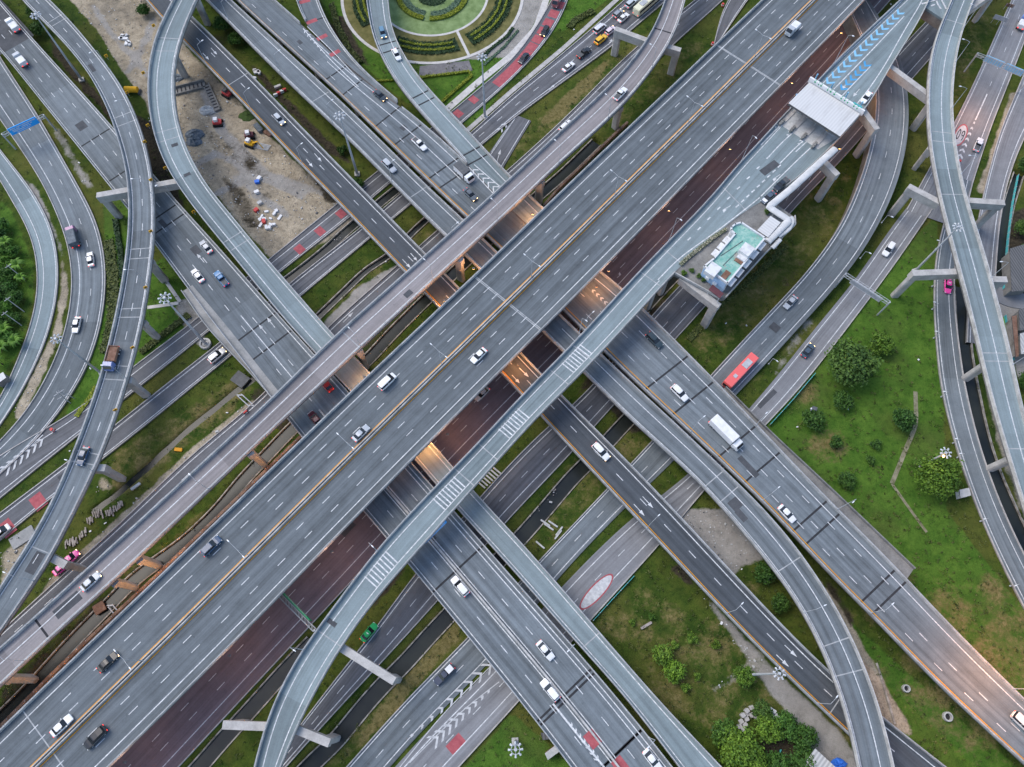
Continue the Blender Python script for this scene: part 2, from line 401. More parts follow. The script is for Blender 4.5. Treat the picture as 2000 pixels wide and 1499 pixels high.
main = V('main', 'widest straight motorway deck with yellow median lines crossing the whole photo diagonally',
  [(0,1427),(104,1324),(317,1125),(500,948),(592,857),(732,722),(857,606),(1000,473),(1092,377),(1205,272),(1332,155),(1397,87),(1490,0)],
  [(215,1499),(375,1343),(500,1216),(585,1125),(707,997),(812,892),(952,752),(1022,684),(1102,601),(1180,525),(1325,376),(1500,193),(1575,121),(1690,0)],
  13, 'asphalt_main', [('s',.09),('d',.22),('d',.34),('y',.466,None,.26),('y',.476,None,.16),('y',.531,None,.26),('d',.645),('d',.77),('s',.90)], (60,60), 22,
  joints=[(960,565,'w'),(1030,625,'w'),(80,1440,'w'),(1440,115,'w'),(1500,150,'w')], median=[(.487,.3,None),(.513,.3,None)], thick=2.0)
ramp = V('L', 'narrow warm grey flyover running beside the upper left edge of the widest motorway deck',
  [(0,1269),(67,1211),(150,1133),(325,972),(500,811),(562,750),(655,657),(797,532),(910,430),(1000,348),(1095,258),(1200,162),(1250,103),(1282,50),(1299,0)],
  [(0,1343),(110,1238),(225,1136),(500,872),(560,815),(632,750),(707,680),(847,550),(950,457),(1037,375),(1092,322),(1215,212),(1275,138),(1322,67),(1339,0)],
  [12.5,12.5,12.5,12.5,12,11.5,11,10.5], 'asphalt_glow_pink', [('s',.40),('s',.88)], (60,60), 7, joints=[(687,665,'w'),(1300,62,'k'),(75,1220,'k')])
toll = V('T', 'pale flyover that curves up from the bottom edge and widens into the toll plaza',
  [(497,1499),(515,1411),(542,1354),(580,1279),(617,1232),(660,1177),(697,1125),(732,1077),(802,1002),(885,915),(935,866),(1000,793),(1042,750),(1125,666),(1215,567),(1252,527),(1300,478),(1398,377),(1440,322),(1500,260),(1537,217),(1602,155),(1627,125),(1682,72),(1757,2),(1790,-30)],
  [(550,1499),(575,1431),(605,1369),(640,1309),(675,1249),(710,1201),(772,1124),(797,1100),(872,1015),(890,992),(930,950),(1000,870),(1057,807),(1120,748),(1225,635),(1300,553),(1332,518),(1400,460),(1470,398),(1505,392),(1560,352),(1640,272),(1695,212),(1717,172),(1742,125),(1772,80),(1800,35),(1815,0),(1828,-30)],
  [11,12,13,13.5,13.5,13.5,13.5,13.5,13.5,13.5], 'asphalt_pale', [('s',1.7),('s',.77,(None,(1285,547)))], (40,30), 6,
  par=('all', [(None,(1318,535)),((1545,372),None)]),
  joints=[(640,1245,'w'),(950,880,'w'),(910,935,'w'),(1130,683,'w'),(1090,735,'w'),(1310,498,'w'),(1270,545,'w'),(1430,385,'w')])
rightr = V('R', 'pale curving two line flyover along the right side of the photo',
  [(1868,-30),(1860,0),(1845,25),(1825,75),(1812,125),(1809,187),(1810,250),(1815,300),(1830,375),(1845,437),(1870,525),(1900,637),(1920,725),(1950,837),(1970,900),(2000,1002)],
  [(1915,-30),(1900,0),(1885,42),(1870,87),(1860,150),(1856,212),(1860,265),(1870,325),(1880,375),(1890,410),(1910,467),(1930,535),(1947,607),(1967,675),(1980,750),(2000,830)],
  [13.5,13.5,13.5,13.5,13,12.5,12], 'asphalt_pale', [('s',.13),('s',.6)], (30,60), 6, joints=[(1850,38,'w'),(1833,258,'w'),(1838,277,'w'),(1855,380,'w'),(1950,690,'w'),(1957,706,'w'),(1985,877,'w')])
curl = V('C', 'single lane pale ramp sweeping down from the top left corner area in an S bend',
  [(355,-25),(342,0),(317,45),(302,82),(291,137),(289,182),(295,240),(310,295),(332,342),(355,375),(400,435),(440,482),(500,557),(562,633),(620,695),(686,769),(808,895),(850,947),(890,992),(1010,1124),(1112,1241),(1225,1366),(1325,1499)],
  [(400,-25),(382,7),(365,50),(350,92),(342,132),(340,182),(347,237),(360,280),(382,327),(412,375),(450,417),(500,481),(547,535),(610,607),(657,662),(727,732),(840,862),(885,912),(922,957),(1000,1040),(1075,1124),(1170,1234),(1282,1364),(1410,1499)],
  [13,13,12.5,11,9,7,6.5,6.5,6.5,6.5,6.5,6.5], 'asphalt_pale', [('s',.30,(None,(640,680))),('s',.86,(None,(640,680))),('s',.15,((760,830),None)),('s',.82,((760,830),None))], (30,50), 5,
  joints=[(328,75,'w'),(322,100,'w'),(325,255,'w'),(332,272,'w'),(460,460,'w'),(470,478,'w'),(1150,1255,'w')])
sramp = V('S', 'two lane grey flyover with dashed centre line curving down the left side of the photo',
  [(22,-25),(40,0),(92,50),(140,100),(182,155),(212,215),(232,270),(250,337),(254,375),(255,450),(247,515),(235,590),(215,675),(197,750),(175,807),(147,885),(107,982),(62,1062),(17,1124),(0,1156)],
  [(72,-25),(95,0),(135,37),(187,100),(225,147),(252,190),(275,245),(292,300),(303,375),(305,450),(297,517),(287,600),(270,675),(250,750),(225,825),(197,905),(175,942),(140,1015),(100,1097),(82,1124),(0,1241)],
  11.3, 'asphalt_mid', [('s',.12),('d',.5),('s',.86)], (30,40), 6,
  joints=[(107,37,'w'),(113,45,'w'),(245,223,'w'),(250,240,'w'),(275,486,'w'),(273,505,'w'),(260,603,'w'),(257,620,'w'),(230,715,'w'),(225,742,'w'),(176,885,'w'),(165,905,'w'),(80,1075,'w')])
d1 = V('D1', 'wide grey viaduct from the left edge passing under the motorway to the bottom',
  [(-30,65),(0,95),(85,205),(155,290),(230,385),(300,470),(345,535),(402,615),(500,735),(560,822),(707,1000),(755,1047),(815,1124),(875,1196),(945,1284),(1000,1349),(1055,1416),(1110,1491)],
  [(-20,-22),(0,3),(60,72),(150,170),(225,252),(327,375),(365,415),(450,507),(530,600),(565,640),(615,695),(683,767),(802,902),(847,950),(885,997),(1000,1127),(1105,1246),(1215,1369),(1315,1499)],
  [4,5,6,6.5,6.5,6.5,6.5,6.5,6.5], 'asphalt_mid', [('s',.06),('d',.36,(None,(560,770))),('d',.61,(None,(600,700))),('s',.93),('d',.27,((690,960),None)),('s',.43,((690,900),None)),('s',.51,((690,900),None)),('d',.69,((700,880),None)),('s',.87,((690,860),None)),('s',.47,((480,610),(640,760)))], (30,50), 14,
  joints=[(185,270,'k'),(227,345,'k'),(330,410,'k'),(335,435,'k'),(500,640,'k'),(545,665,'k'),(930,1080,'k'),(1130,1345,'k'),(1090,1370,'k'),(1230,1450,'k'),(1180,1495,'k')], median=[(.47,.5,((640,790),None))])
d2 = V('D2', 'dark two lane viaduct with a yellow left line running from upper left to lower right',
  [(258,-30),(280,0),(315,37),(352,77),(445,172),(500,229),(575,312),(640,375),(720,460),(792,535),(860,605),(975,727),(1020,772),(1056,812),(1150,917),(1250,1020),(1347,1124),(1435,1226),(1500,1288),(1610,1394),(1665,1444),(1730,1505)],
  [(310,-30),(340,0),(375,32),(497,154),(600,262),(712,375),(832,500),(900,565),(1015,687),(1057,735),(1092,770),(1225,900),(1350,1032),(1432,1124),(1500,1192),(1632,1339),(1722,1399),(1847,1499)],
  [6.5,6.5,6.5,6.5,6.5,6.5,6.3,5.5,4,2.5], 'asphalt_dark', [('y',.10),('d',.5),('s',.84)], (40,50), 14, joints=[(460,158,'w'),(1630,1380,'w')])
d3 = V('D3', 'narrow grey viaduct beside a black gap that bends into a loop at lower right',
  [(378,-25),(400,0),(452,50),(500,101),(607,205),(675,267),(778,372),(870,465),(937,527),(1055,645),(1100,687),(1160,750),(1245,835),(1350,925),(1415,997),(1500,1100),(1522,1124),(1570,1194),(1600,1254),(1625,1314),(1647,1374),(1662,1424),(1675,1499)],
  [(424,-25),(448,0),(500,47),(675,209),(843,375),(905,432),(972,495),(1090,613),(1130,652),(1172,692),(1232,750),(1342,851),(1442,948),(1500,1003),(1542,1052),(1587,1115),(1622,1169),(1660,1234),(1690,1309),(1712,1364),(1725,1404),(1745,1499)],
  [6.5,6.5,6.5,6.5,6.5,6.5,6.5,7,8,9], 'asphalt_mid', [('s',.12),('s',.80,(None,(1060,620))),('s',.66,((1100,640),None))], (40,50), 7,
  joints=[(625,190,'w'),(825,370,'w'),(1395,935,'w'),(1425,965,'w'),(1640,1252,'w'),(1665,1313,'w'),(1530,1110,'w')])
d4 = V('D4', 'broad three lane viaduct with yellow left line, top edge to lower right corner',
  [(440,-20),(460,0),(500,37),(660,182),(855,375),(910,425),(980,489),(1098,606),(1137,646),(1177,685),(1243,751),(1353,851),(1453,947),(1500,992),(1560,1057),(1618,1124),(1710,1209),(1805,1314),(2000,1494)],
  [(505,-26),(533,0),(592,50),(650,106),(710,160),(785,208),(915,322),(980,395),(1040,455),(1110,490),(1175,528),(1215,563),(1252,602),(1402,752),(1500,857),(1607,970),(1762,1122),(1772,1139),(1900,1271),(2000,1369)],
  [6.5,6.5,6.5,6.5,6.5,6.5,6.5,6,5.5], 'asphalt_mid', [('y',.08),('d',.30,(None,(960,440))),('s',.62,((640,120),(900,350))),('s',.88,((600,80),(900,330))),('d',.25,((1110,560),None)),('d',.46,((1130,560),None)),('d',.69,((1200,600),(1770,1150))),('s',.85,((1110,510),None))], (30,60), 8,
  par=('all', [(None,(588,46)),((790,212),(914,321)),((1120,495),None)]),
  joints=[(660,140,'k'),(690,170,'k'),(755,230,'k'),(795,265,'k'),(865,330,'k'),(885,350,'k'),(975,430,'k'),(1300,730,'k'),(1340,790,'k'),(1420,880,'k'),(1470,930,'k'),(1580,1010,'k'),(1600,1040,'k'),(1710,1150,'k'),(1735,1170,'k')])
aramp = V('A', 'single lane ramp curving past the round garden to join the broad viaduct',
  [(712,-25),(716,0),(722,57),(737,100),(770,160),(817,217),(915,326),(982,396),(1045,456)],
  [(757,-25),(759,0),(762,50),(777,92),(817,155),(875,217),(950,297),(995,347),(1062,410),(1118,464)],
  6.5, 'asphalt_pale', [('s',.13,(None,(915,310))),('s',.72)], (30,3), 6, par=([(None,(914,322))],'all'), joints=[(745,88,'k'),(755,102,'k'),(830,180,'k'),(848,190,'k'),(930,290,'k'),(945,305,'k')])
gramp = V('G', 'short slip ramp with red bars merging into the broad viaduct at the top',
  [(570,-30),(577,0),(594,49),(652,104),(712,158),(770,200)],
  [(612,-30),(622,0),(640,47),(685,115),(740,168),(790,209)],
  6.52, 'asphalt_mid', [('s',.88),('s',.1,(None,(592,40)))], (30,1), 5, par=([(None,(590,46))],'all'), joints=[(610,42,'k')])
# ---------------- roads on the ground
GR = {}
def ground_road(key, label, L, Rr, z, mat, lines, ext=(40, 40), sig=6, kerbs='LR', kh=.28):
    rd = Road(L, Rr, z, ext, sig); m = rd.M[len(rd.M)//2]; rd.elev = False
    root = struct('road', label, 'road', (m[0], m[1], 0)); rd.root = root; GR[key] = rd
    surface(rd, 'road_surface', mat, root)
    mb = MB()
    for S in (rd.L, rd.R):
        for i in range(len(S)-1): mb.face([S[i]-(0, 0, .004), S[i+1]-(0, 0, .004), (*S[i+1][:2], -.4), (*S[i][:2], -.4)])
    mb.build('road_edge', 'concrete_dark', root)
    if kerbs:
        mb = MB()
        for k_ in kerbs: wall_along(mb, rd, k_, 0, rd.len, .3, .008, kh)
        mb.build('kerb', 'kerb', root)
    paint_lines(rd, lines, root, lw=.2)
    return rd
G_ = ground_road
G_('m', 'wide brown tinted road at ground level half hidden under the motorway deck',
  [(150,1499),(500,1130),(832,790),(1000,630),(1210,420),(1500,130),(1620,0)], [(345,1504),(500,1337),(607,1222),(690,1135),(860,945),(1000,800),(1130,670),(1260,525),(1400,380),(1500,265),(1620,135),(1740,0)],
  .12, 'asphalt_glow_brown', [('d',.505),('d',.67),('s',.84)], (60,60), 10, kerbs='R')
G_('n', 'brownish two lane road at ground level below the pale toll flyover',
  [(500,1525),(560,1455),(640,1340),(720,1250),(800,1130),(940,967),(1000,900),(1067,832),(1122,792),(1162,750),(1272,615),(1335,550),(1440,440),(1500,385),(1590,280),(1680,180),(1800,50),(1850,0)],
  [(545,1515),(560,1497),(625,1424),(737,1304),(857,1174),(987,1020),(1117,887),(1162,832),(1202,787),(1322,662),(1385,590),(1540,422),(1575,380),(1640,320),(1695,255),(1790,145),(1830,100),(1920,0)],
  .14, 'asphalt_lower', [('s',.13),('d',.48),('s',.77)], (40,60), 8)
G_('a', 'ground road with red bars passing under the viaducts and on past the round garden',
  [(0,890),(60,850),(100,836),(185,777),(265,712),(370,635),(527,505),(660,397),(705,360),(740,333),(870,228),(1000,120),(1050,50),(1077,0)],
  [(0,975),(160,845),(250,775),(412,645),(550,530),(685,425),(740,377),(760,360),(905,240),(1000,157),(1062,90),(1100,32),(1110,0)],
  .16, 'asphalt_lower', [('s',.28,(None,(760,350))),('s',.86)], (40,40), 6)
G_('b', 'ground road from the left edge to the queue of cars at the top',
  [(0,1002),(125,908),(230,827),(325,750),(432,668),(567,552),(705,445),(780,380),(917,262),(1000,186),(1100,104),(1175,40),(1225,-5)],
  [(0,1057),(100,973),(210,892),(387,748),(450,697),(590,577),(722,467),(800,402),(937,288),(1000,234),(1195,92),(1310,-5)],
  .18, 'asphalt_lower', [('s',.17),('s',.86),('d',.5,((930,270),None))], (40,40), 6)
G_('c', 'ground road hugging the upper left side of the narrow warm grey flyover',
  [(0,1235),(130,1115),(195,1060),(300,960),(360,897),(497,790),(640,637),(775,520),(862,442),(1000,326),(1110,225),(1217,114),(1290,52),(1345,12),(1370,-10)],
  [(0,1290),(130,1180),(320,1010),(500,845),(640,710),(820,545),(1000,380),(1150,245),(1240,165),(1322,80),(1400,14),(1424,-10)],
  .13, 'asphalt_lower', [('d',.45),('s',.15)], (40,40), 8)
G_('e', 'short dark slip road with chevrons beside the curving garden ramp',
  [(1006,224),(1000,233),(955,300),(925,340)], [(1040,232),(1034,242),(1000,298),(970,350)], .17, 'asphalt_lower', [('s',.12),('s',.88)], (0,20), 3, kerbs='')
G_('f', 'slip road with red and white arrows dipping beneath the motorway at the top',
  [(1395,82),(1410,20),(1425,-5)], [(1412,72),(1447,20),(1465,-5)], .21, 'asphalt_lower', [('s',.12),('s',.88)], (25,40), 3)
G_('pr', 'curving road with the red bus that dives below the viaducts to the bottom edge',
  [(1650,0),(1662,35),(1685,80),(1705,130),(1712,175),(1712,225),(1697,300),(1672,375),(1640,447),(1570,540),(1500,612),(1390,730),(1277,857),(1232,905),(1185,955),(1052,1095),(915,1244),(795,1364),(675,1499)],
  [(1697,0),(1720,37),(1760,107),(1772,162),(1777,225),(1772,287),(1762,325),(1748,375),(1720,432),(1680,502),(1620,575),(1500,707),(1410,800),(1320,897),(1270,945),(1220,992),(1097,1120),(962,1290),(795,1455),(765,1499)],
  [5.5,5.5,5,4,2.8,1.5,.5,.2,.2,.2,.2,.2,.2,.2], 'asphalt_mid', [('s',.10),('d',.5),('s',.86)], (40,40), 6, kerbs='L')
G_('q', 'worn pale road with a white oval sign painted on it right of the bus road',
  [(1790,382),(1745,437),(1675,542),(1575,662),(1505,752),(1460,802),(1350,927),(1230,1012),(1122,1120),(1060,1185),(970,1296),(805,1455),(775,1499)],
  [(1832,394),(1750,515),(1660,635),(1572,750),(1500,827),(1430,900),(1375,955),(1287,1070),(1232,1125),(1155,1211),(1000,1386),(897,1499)],
  .24, 'asphalt_worn', [('s',.15),('s',.74),('d',.45,((1350,930),None))], (8,40), 7, kerbs='R')
G_('t', 'pinkish wide road in the upper right corner leading under the right flyover',
  [(1985,-20),(1975,0),(1947,62),(1925,112),(1890,187),(1860,247),(1820,320),(1795,365)], [(2040,-20),(2025,20),(1997,92),(1967,170),(1935,250),(1900,357),(1880,430),(1868,480)],
  .26, 'asphalt_worn', [('s',.1),('d',.5,(None,(1925,185))),('s',.85)], (40,10), 5)
G_('s', 'narrow curving road with the pink taxi along the right hand canal',
  [(1868,320),(1845,435),(1827,487),(1822,587),(1827,662),(1835,750),(1855,837),(1890,947),(1925,1037),(1966,1124),(2000,1189)],
  [(1890,400),(1865,505),(1862,575),(1870,650),(1883,750),(1910,862),(1940,950),(1975,1035),(2000,1082)],
  .28, 'asphalt_mid', [('s',.16),('s',.72)], (10,40), 6)
G_('u', 'outermost road at the right edge of the photo beside the teal fence',
  [(2010,120),(1997,150),(1950,262),(1920,378),(1902,470),(1893,560),(1890,620)], [(2050,180),(2000,270),(1982,312),(1963,372),(1952,437),(1945,525),(1942,570),(1945,620)],
  .2, 'asphalt_worn', [('s',.12),('s',.82)], (40,10), 5)
G_('i1', 'innermost two line curve of pale road at the left edge beside the banana palms',
  [(-30,310),(0,350),(12,375),(57,450),(72,500),(75,575),(57,650),(30,712),(17,750),(0,782),(-40,840)], [(-30,250),(0,292),(67,375),(100,437),(115,495),(116,562),(102,637),(75,707),(52,750),(25,800),(0,832),(-40,890)],
  .2, 'asphalt_pale', [('s',.3),('s',.88)], (30,30), 5)
G_('i2', 'wide curved road with dashed line under the blue overhead sign at the left edge',
  [(-30,190),(0,235),(37,287),(70,337),(92,375),(127,457),(140,515),(142,575),(125,662),(87,747),(45,817),(0,862),(-40,900)],
  [(-30,60),(0,110),(75,225),(160,375),(190,430),(207,500),(209,562),(197,650),(175,712),(157,750),(107,820),(60,875),(0,930),(-40,960)],
  .26, 'asphalt_mid', [('s',.24),('d',.57),('s',.9)], (40,30), 5)
# ---------------- polylines and marks painted on a road
def poly_line(mb, pts, z, w, mi=0, dz=.014):
    P = resamp(np.array([W(u, v, z) for u, v in pts]), 1.5); P = gsm(P, 2) if len(P) > 8 else P
    T = np.gradient(P[:, :2], axis=0); T /= np.hypot(*T.T)[:, None]; N = np.c_[-T[:, 1], T[:, 0], np.zeros(len(T))]
    for i in range(len(P)-1):
        mb.face([P[i]-N[i]*w/2+(0, 0, dz), P[i]+N[i]*w/2+(0, 0, dz), P[i+1]+N[i+1]*w/2+(0, 0, dz), P[i+1]-N[i+1]*w/2+(0, 0, dz)], mi=mi)
MARK = {}
def mk(rd, kd):
    return MARK.setdefault((id(rd), kd), (rd, MB()))[1]
def quadmark(rd, kd, u, v, ln, wd, dz=.016):
    q, f, p, t = rd.loc(u, v); n = np.array((-t[1], t[0])); mb = mk(rd, kd); z = p[2]+dz
    mb.face([(*(p[:2]+t*a*ln/2+n*b*wd/2), z) for a, b in ((-1, -1), (1, -1), (1, 1), (-1, 1))])
def chevrons(rd, kd, p0, p1, w0, w1, n, sgn=1, th=.9, dz=.018, skew=.55):
    z = rd.loc(*p0)[2][2]+dz; a, b = W2(p0, z), W2(p1, z); d = (b-a)[:2]; L_ = np.hypot(*d); d /= L_; nn = np.array((-d[1], d[0])); mb = mk(rd, kd)
    for i in range(n):
        t = (i+.5)/n; c = a[:2]+d*L_*t; w = w0+(w1-w0)*t; h = w*skew*sgn
        for s_ in (-1, 1):
            q0 = c+d*h/2; q1 = c-d*h/2+nn*s_*w/2
            pts = [q0-d*th/2, q0+d*th/2, q1+d*th/2, q1-d*th/2]
            mb.face([(*p, z) for p in (pts if s_ > 0 else pts[::-1])])
def arrow(rd, p0, p1, w=.9, kd='s', dz=.017, turn=0):
    z = rd.loc(*p0)[2][2]+dz; a, b = W2(p0, z)[:2], W2(p1, z)[:2]; d = b-a; L_ = np.hypot(*d); d /= L_; n = np.array((-d[1], d[0])); mb = mk(rd, kd)
    hd = min(1.9, L_*.4); m = b-d*hd; g = lambda p: (*p, z)
    mb.face([g(a-n*.09), g(a+n*.09), g(m+n*.09), g(m-n*.09)])
    if turn: mb.face([g(m-n*.1), g(m+n*.5*turn), g(b+n*.75*turn), g(b-d*.3-n*.1)]); return
    mb.face([g(m-n*w/2), g(m+n*w/2), g(b)])
# main gores
chevrons(d4, 's', (594,58), (630,102), 1.5, .5, 6, -1, .4); 
chevrons(d4, 's', (922,330), (972,372), 2.0, 2.8, 5, -1, .5)
for u, v in ((595,3),(609,42),(629,73),(654,104)): quadmark(gramp, 'r', u, v, 1.5, 3.6)
mb = mk(d4, 's'); poly_line(mb, [(592,56),(640,112),(700,170)], 6.5, .25, dz=.02); poly_line(mb, [(600,52),(655,106),(704,160)], 6.54, .22, dz=.02)
poly_line(mb, [(916,327),(968,384),(1000,412)], 6.5, .25, dz=.02)
mb = mk(aramp, 's'); poly_line(mb, [(926,322),(985,372)], 6.5, .25, dz=.018)
# plaza markings
mb = mk(toll, 's'); ZT = 13.5
for pl in ([(1285,547),(1325,505),(1400,452),(1470,398),(1484,386)],[(1486,384),(1530,340),(1577,294),(1602,273)],[(1523,320),(1560,282),(1600,250)],[(1500,308),(1535,270),(1570,243)],[(1604,152),(1640,117),(1700,62),(1757,8),(1770,-8)],[(1628,175),(1690,112),(1766,32)],[(1644,188),(1700,130)],
           [(1672,205),(1697,175),(1730,125),(1752,85),(1775,45),(1800,5),(1808,-20)],[(1486,284),(1518,251),(1535,238)],[(1554,297),(1585,268)]): poly_line(mb, pl, ZT, .28)
for i in range(9):
    t = i/8; 
    for a, b in (((1346,467),(1500,308)), ((1440,403),(1522,325))):
        u, v = a[0]+(b[0]-a[0])*t, a[1]+(b[1]-a[1])*t; quadmark(toll, 's', u, v, 1.3, .35)
for c0, c1, w0, w1, n in (((1512,250),(1532,236),.5,2,4), ((1536,267),(1556,244),.4,2,4), ((1558,284),(1578,262),.4,2,4)): chevrons(toll, 's', c0, c1, w0, w1, n, 1, .5)
chevrons(toll, 'b', (1614,165), (1762,20), 2.9, 2.4, 14, -1, 1.0)
chevrons(toll, 'B', (1642,177), (1697,122), 2.4, 2.4, 6, -1, .95)
for p0, p1 in (((1655,162),(1645,174)), ((1679,174),(1666,189))): arrow(toll, p0, p1, 1.1)
arrow(toll, (1427,402), (1410,412), 1.3, turn=1); arrow(toll, (1524,341),(1508,352), 1.3, turn=1)
for a, b in (((1108,684),(1134,706)), ((987,812),(1012,834)), ((857,943),(886,971)), ((724,1093),(751,1118))):  # rumble bars laid lengthwise
    q0, f0, *_ = toll.loc((a[0]+b[0])/2, (a[1]+b[1])/2)
    for i in range(8):
        q = q0-3.6+i*1.0; l, r = toll.at([q], .21, .018)[0][0], toll.at([q], .75, .018)[0][0]; t = np.array([*toll.loc(*a)[3], 0])*.16
        mk(toll, 's').face([l-t, r-t, r+t, l+t])
mb = mk(toll, 'f')
for pl in ([(1800,8),(1822,2),(1838,-3)], [(1838,18),(1828,4),(1832,-6)], [(1848,18),(1838,-2)], [(1818,12),(1826,9)]): poly_line(mb, pl, 13.5, .55)
# arrows on the ramps
for p0, p1 in (((598,311),(611,327)), ((614,300),(628,316)), ((786,507),(802,524)), ((802,495),(815,510)), ((396,104),(408,117)), ((412,94),(424,107)), ((1014,719),(1033,737)), ((1000,733),(1015,749)), ((1255,970),(1276,993)), ((1238,985),(1259,1008)), ((1529,1257),(1557,1284)), ((1513,1276),(1541,1303))): arrow(d2, p0, p1)
for p0, p1 in (((399,513),(384,496)), ((520,652),(505,634)), ((537,640),(521,620))): arrow(d1, p0, p1)
q_ = GR['q']; pr = GR['pr']; a_ = GR['a']; b_ = GR['b']; t_ = GR['t']; s_r = GR['s']; c_ = GR['c']; i2 = GR['i2']; e_ = GR['e']
for u, v in ((666,418),(625,452),(585,487),(895,222),(925,195)): quadmark(a_, 'r', u, v, 2.4, 2.9)
for i in range(12):
    t = i/11; quadmark(a_, 'r', 975+(1092-975)*t, 160+(10-160)*t+25*math.sin(t*math.pi)*.55, 3.4, 3.2, .016+.0004*i)
for u, v in ((75,980),(14,1032)): quadmark(b_, 'r', u, v, 3.2, 4.2)
chevrons(i2, 'f', (6,922), (84,858), 3.2, 2.6, 6, 1, .8)
poly_line(mk(i2, 's'), [(84,850),(45,885),(-6,932)], .27, .25, dz=.02)
chevrons(pr, 'f', (795,1445), (962,1296), .4, 3.0, 9, 1, .7, .09); mb = mk(q_, 'f')
chevrons(q_, 'f', (842,1452), (960,1345), 3.2, .5, 9, 1, .7)
poly_line(mb, [(780,1500),(860,1400),(980,1280)], .25, .2, dz=.02); poly_line(mb, [(800,1490),(900,1390),(975,1332)], .25, .2, dz=.02)
quadmark(q_, 'r', 890,1453, 4, 2.4)
quadmark(d1, 'r', 1157,1444, 3.4, 2.6); quadmark(d1, 'r', 1212,1496, 3.4, 2.6)
chevrons(d1, 's', (1112,1410), (1170,1488), .5, 1.2, 7, 1, .45); poly_line(mk(d1, 's'), [(1080,1375),(1110,1413),(1180,1499)], 6.5, .4, dz=.02)
chevrons(d4, 'f', (1155,565), (1187,595), 1.0, 1.0, 4, -1, .6)
chevrons(t_, 's', (1868,322), (1905,235), 2.2, .4, 8, 1, .9); poly_line(mk(t_, 's'), [(1905,235),(1928,184)], .26, .35, dz=.02)
chevrons(e_, 'f', (974,258), (990,240), 1.8, 2.0, 2, 1, .8); poly_line(mk(e_, 'f'), [(960,297),(982,262),(1000,240)], .22, .2, dz=.02)
for p0, p1 in (((1072,177),(1084,165)), ((1188,88),(1196,76)), ((970,318),(978,292)), ((670,630),(690,610))): arrow(b_ if p0[0] > 1000 else (e_ if p0[0] > 900 else c_), p0, p1, .9, 'f')
arrow(GR['m'], (1205,543),(1214,535), .9, 'f', turn=1)
def oval(rd, u, v, ln, wd, border, digits=None):
    q, f, p, t = rd.loc(u, v); n = np.array((-t[1], t[0])); g = lambda x, y, dz: (*(p[:2]+t*x+n*y), p[2]+dz)
    e = lambda a, b, dz: [g(a*math.cos(k_), b*math.sin(k_), dz) for k_ in np.linspace(0, 2*math.pi, 40, endpoint=False)]
    mk(rd, 'r').face(e(ln/2, wd/2, .018)); mk(rd, 'f').face(e(ln/2-border*1.5, wd/2-border, .022))
    if digits:
        mb = mk(rd, 'k')
        def ring(cx, cy, rx, ry, a0, a1, th):
            A = np.linspace(a0, a1, 22)
            for k0, k1 in zip(A, A[1:]):
                mb.face([g(cx+r*rx*math.cos(k_), cy+r2*ry*math.sin(k_), .026) for k_, r, r2 in ((k0, 1, 1), (k1, 1, 1), (k1, 1-th*.6, 1-th), (k0, 1-th*.6, 1-th))])
        sg = digits[1]
        hl, hw = ln*.24, wd*.135
        ring(0, -sg*wd*.17, hl, hw, 0, 6.2832, .45)                  # 0
        ring(-sg*hl*.42, sg*wd*.17, hl*.55, hw, 0, 6.2832, .5)       # bowl of the 6
        ring(0, sg*wd*.17, hl, hw, math.pi/2 if sg > 0 else -math.pi/2, (math.pi*1.0 if sg > 0 else -math.pi), .45)
        ring(0, sg*wd*.17, hl, hw, 0.25, 1.57, .45)
oval(q_, 1165, 1156, 11.5, 3.4, .33)
oval(t_, 1876, 264, 9.5, 3.6, .36, ('60', 1))
g = np.random.default_rng(77)
for rd in (d1, d1, d4, d4, d3, curl, ramp, GR['a'], GR['b'], GR['c'], GR['pr'], GR['n'], GR['m'], GR['q'], toll, sramp):
    for _ in range(2):
        q = rd.len*g.uniform(.15, .85); p, x = rd.at([q], g.uniform(.25, .7), .009); x = x[0]; t = np.array((-x[1], x[0], 0)); l, w = g.uniform(1.5, 7)/2, g.uniform(1.2, 2.8)/2; mb = mk(rd, 'p'); p = p[0]
        mb.face([p-t*l-x*w, p-t*l+x*w, p+t*l+x*w, p+t*l-x*w])
strip(mk(d1, 'p'), d1, .5, d1.wid.mean()*.86, 0, d1.loc(42, 84)[0], .008)
for (i_, kd), (rd, mb) in MARK.items():
    if mb.f: mb.build('repair_patch' if kd == 'p' else 'painted_mark', PAINT[kd], rd.root)
# concrete shoulder and shelf strips that belong to their viaducts
def slab_strip(rd, name, L, Rr, z, mat, h=.05, wall=None):
    r2 = Road(L, Rr, z, (0, 0), 2); ROADS.pop(); mb = MB(); n = len(r2.s)
    for i in range(n-1):
        a, b, c, d = r2.L[i], r2.R[i], r2.R[i+1], r2.L[i+1]
        mb.face([a+(0, 0, h), b+(0, 0, h), c+(0, 0, h), d+(0, 0, h)]); mb.face([b+(0, 0, h), b-(0, 0, .6), c-(0, 0, .6), c+(0, 0, h)]); mb.face([a+(0, 0, h), d+(0, 0, h), d-(0, 0, .6), a-(0, 0, .6)])
        mb.face([a-(0, 0, .6), d-(0, 0, .6), c-(0, 0, .6), b-(0, 0, .6)])
    if wall: wall_along(mb, r2, wall, 0, r2.len, .32, h, 1.0)
    return mb.build(name, mat, rd.root)
slab_strip(d4, 'service_shelf', [(1404,755),(1500,858),(1607,971),(1770,1133)], [(1412,752),(1500,841),(1635,967),(1792,1117)], 6.3, 'concrete_dark', .05, 'R')
slab_strip(d1, 'concrete_shoulder', [(352,566),(402,640),(500,742),(540,790)], [(372,553),(440,633),(520,735),(558,782)], 6.4, 'concrete_mid', .14, 'L')
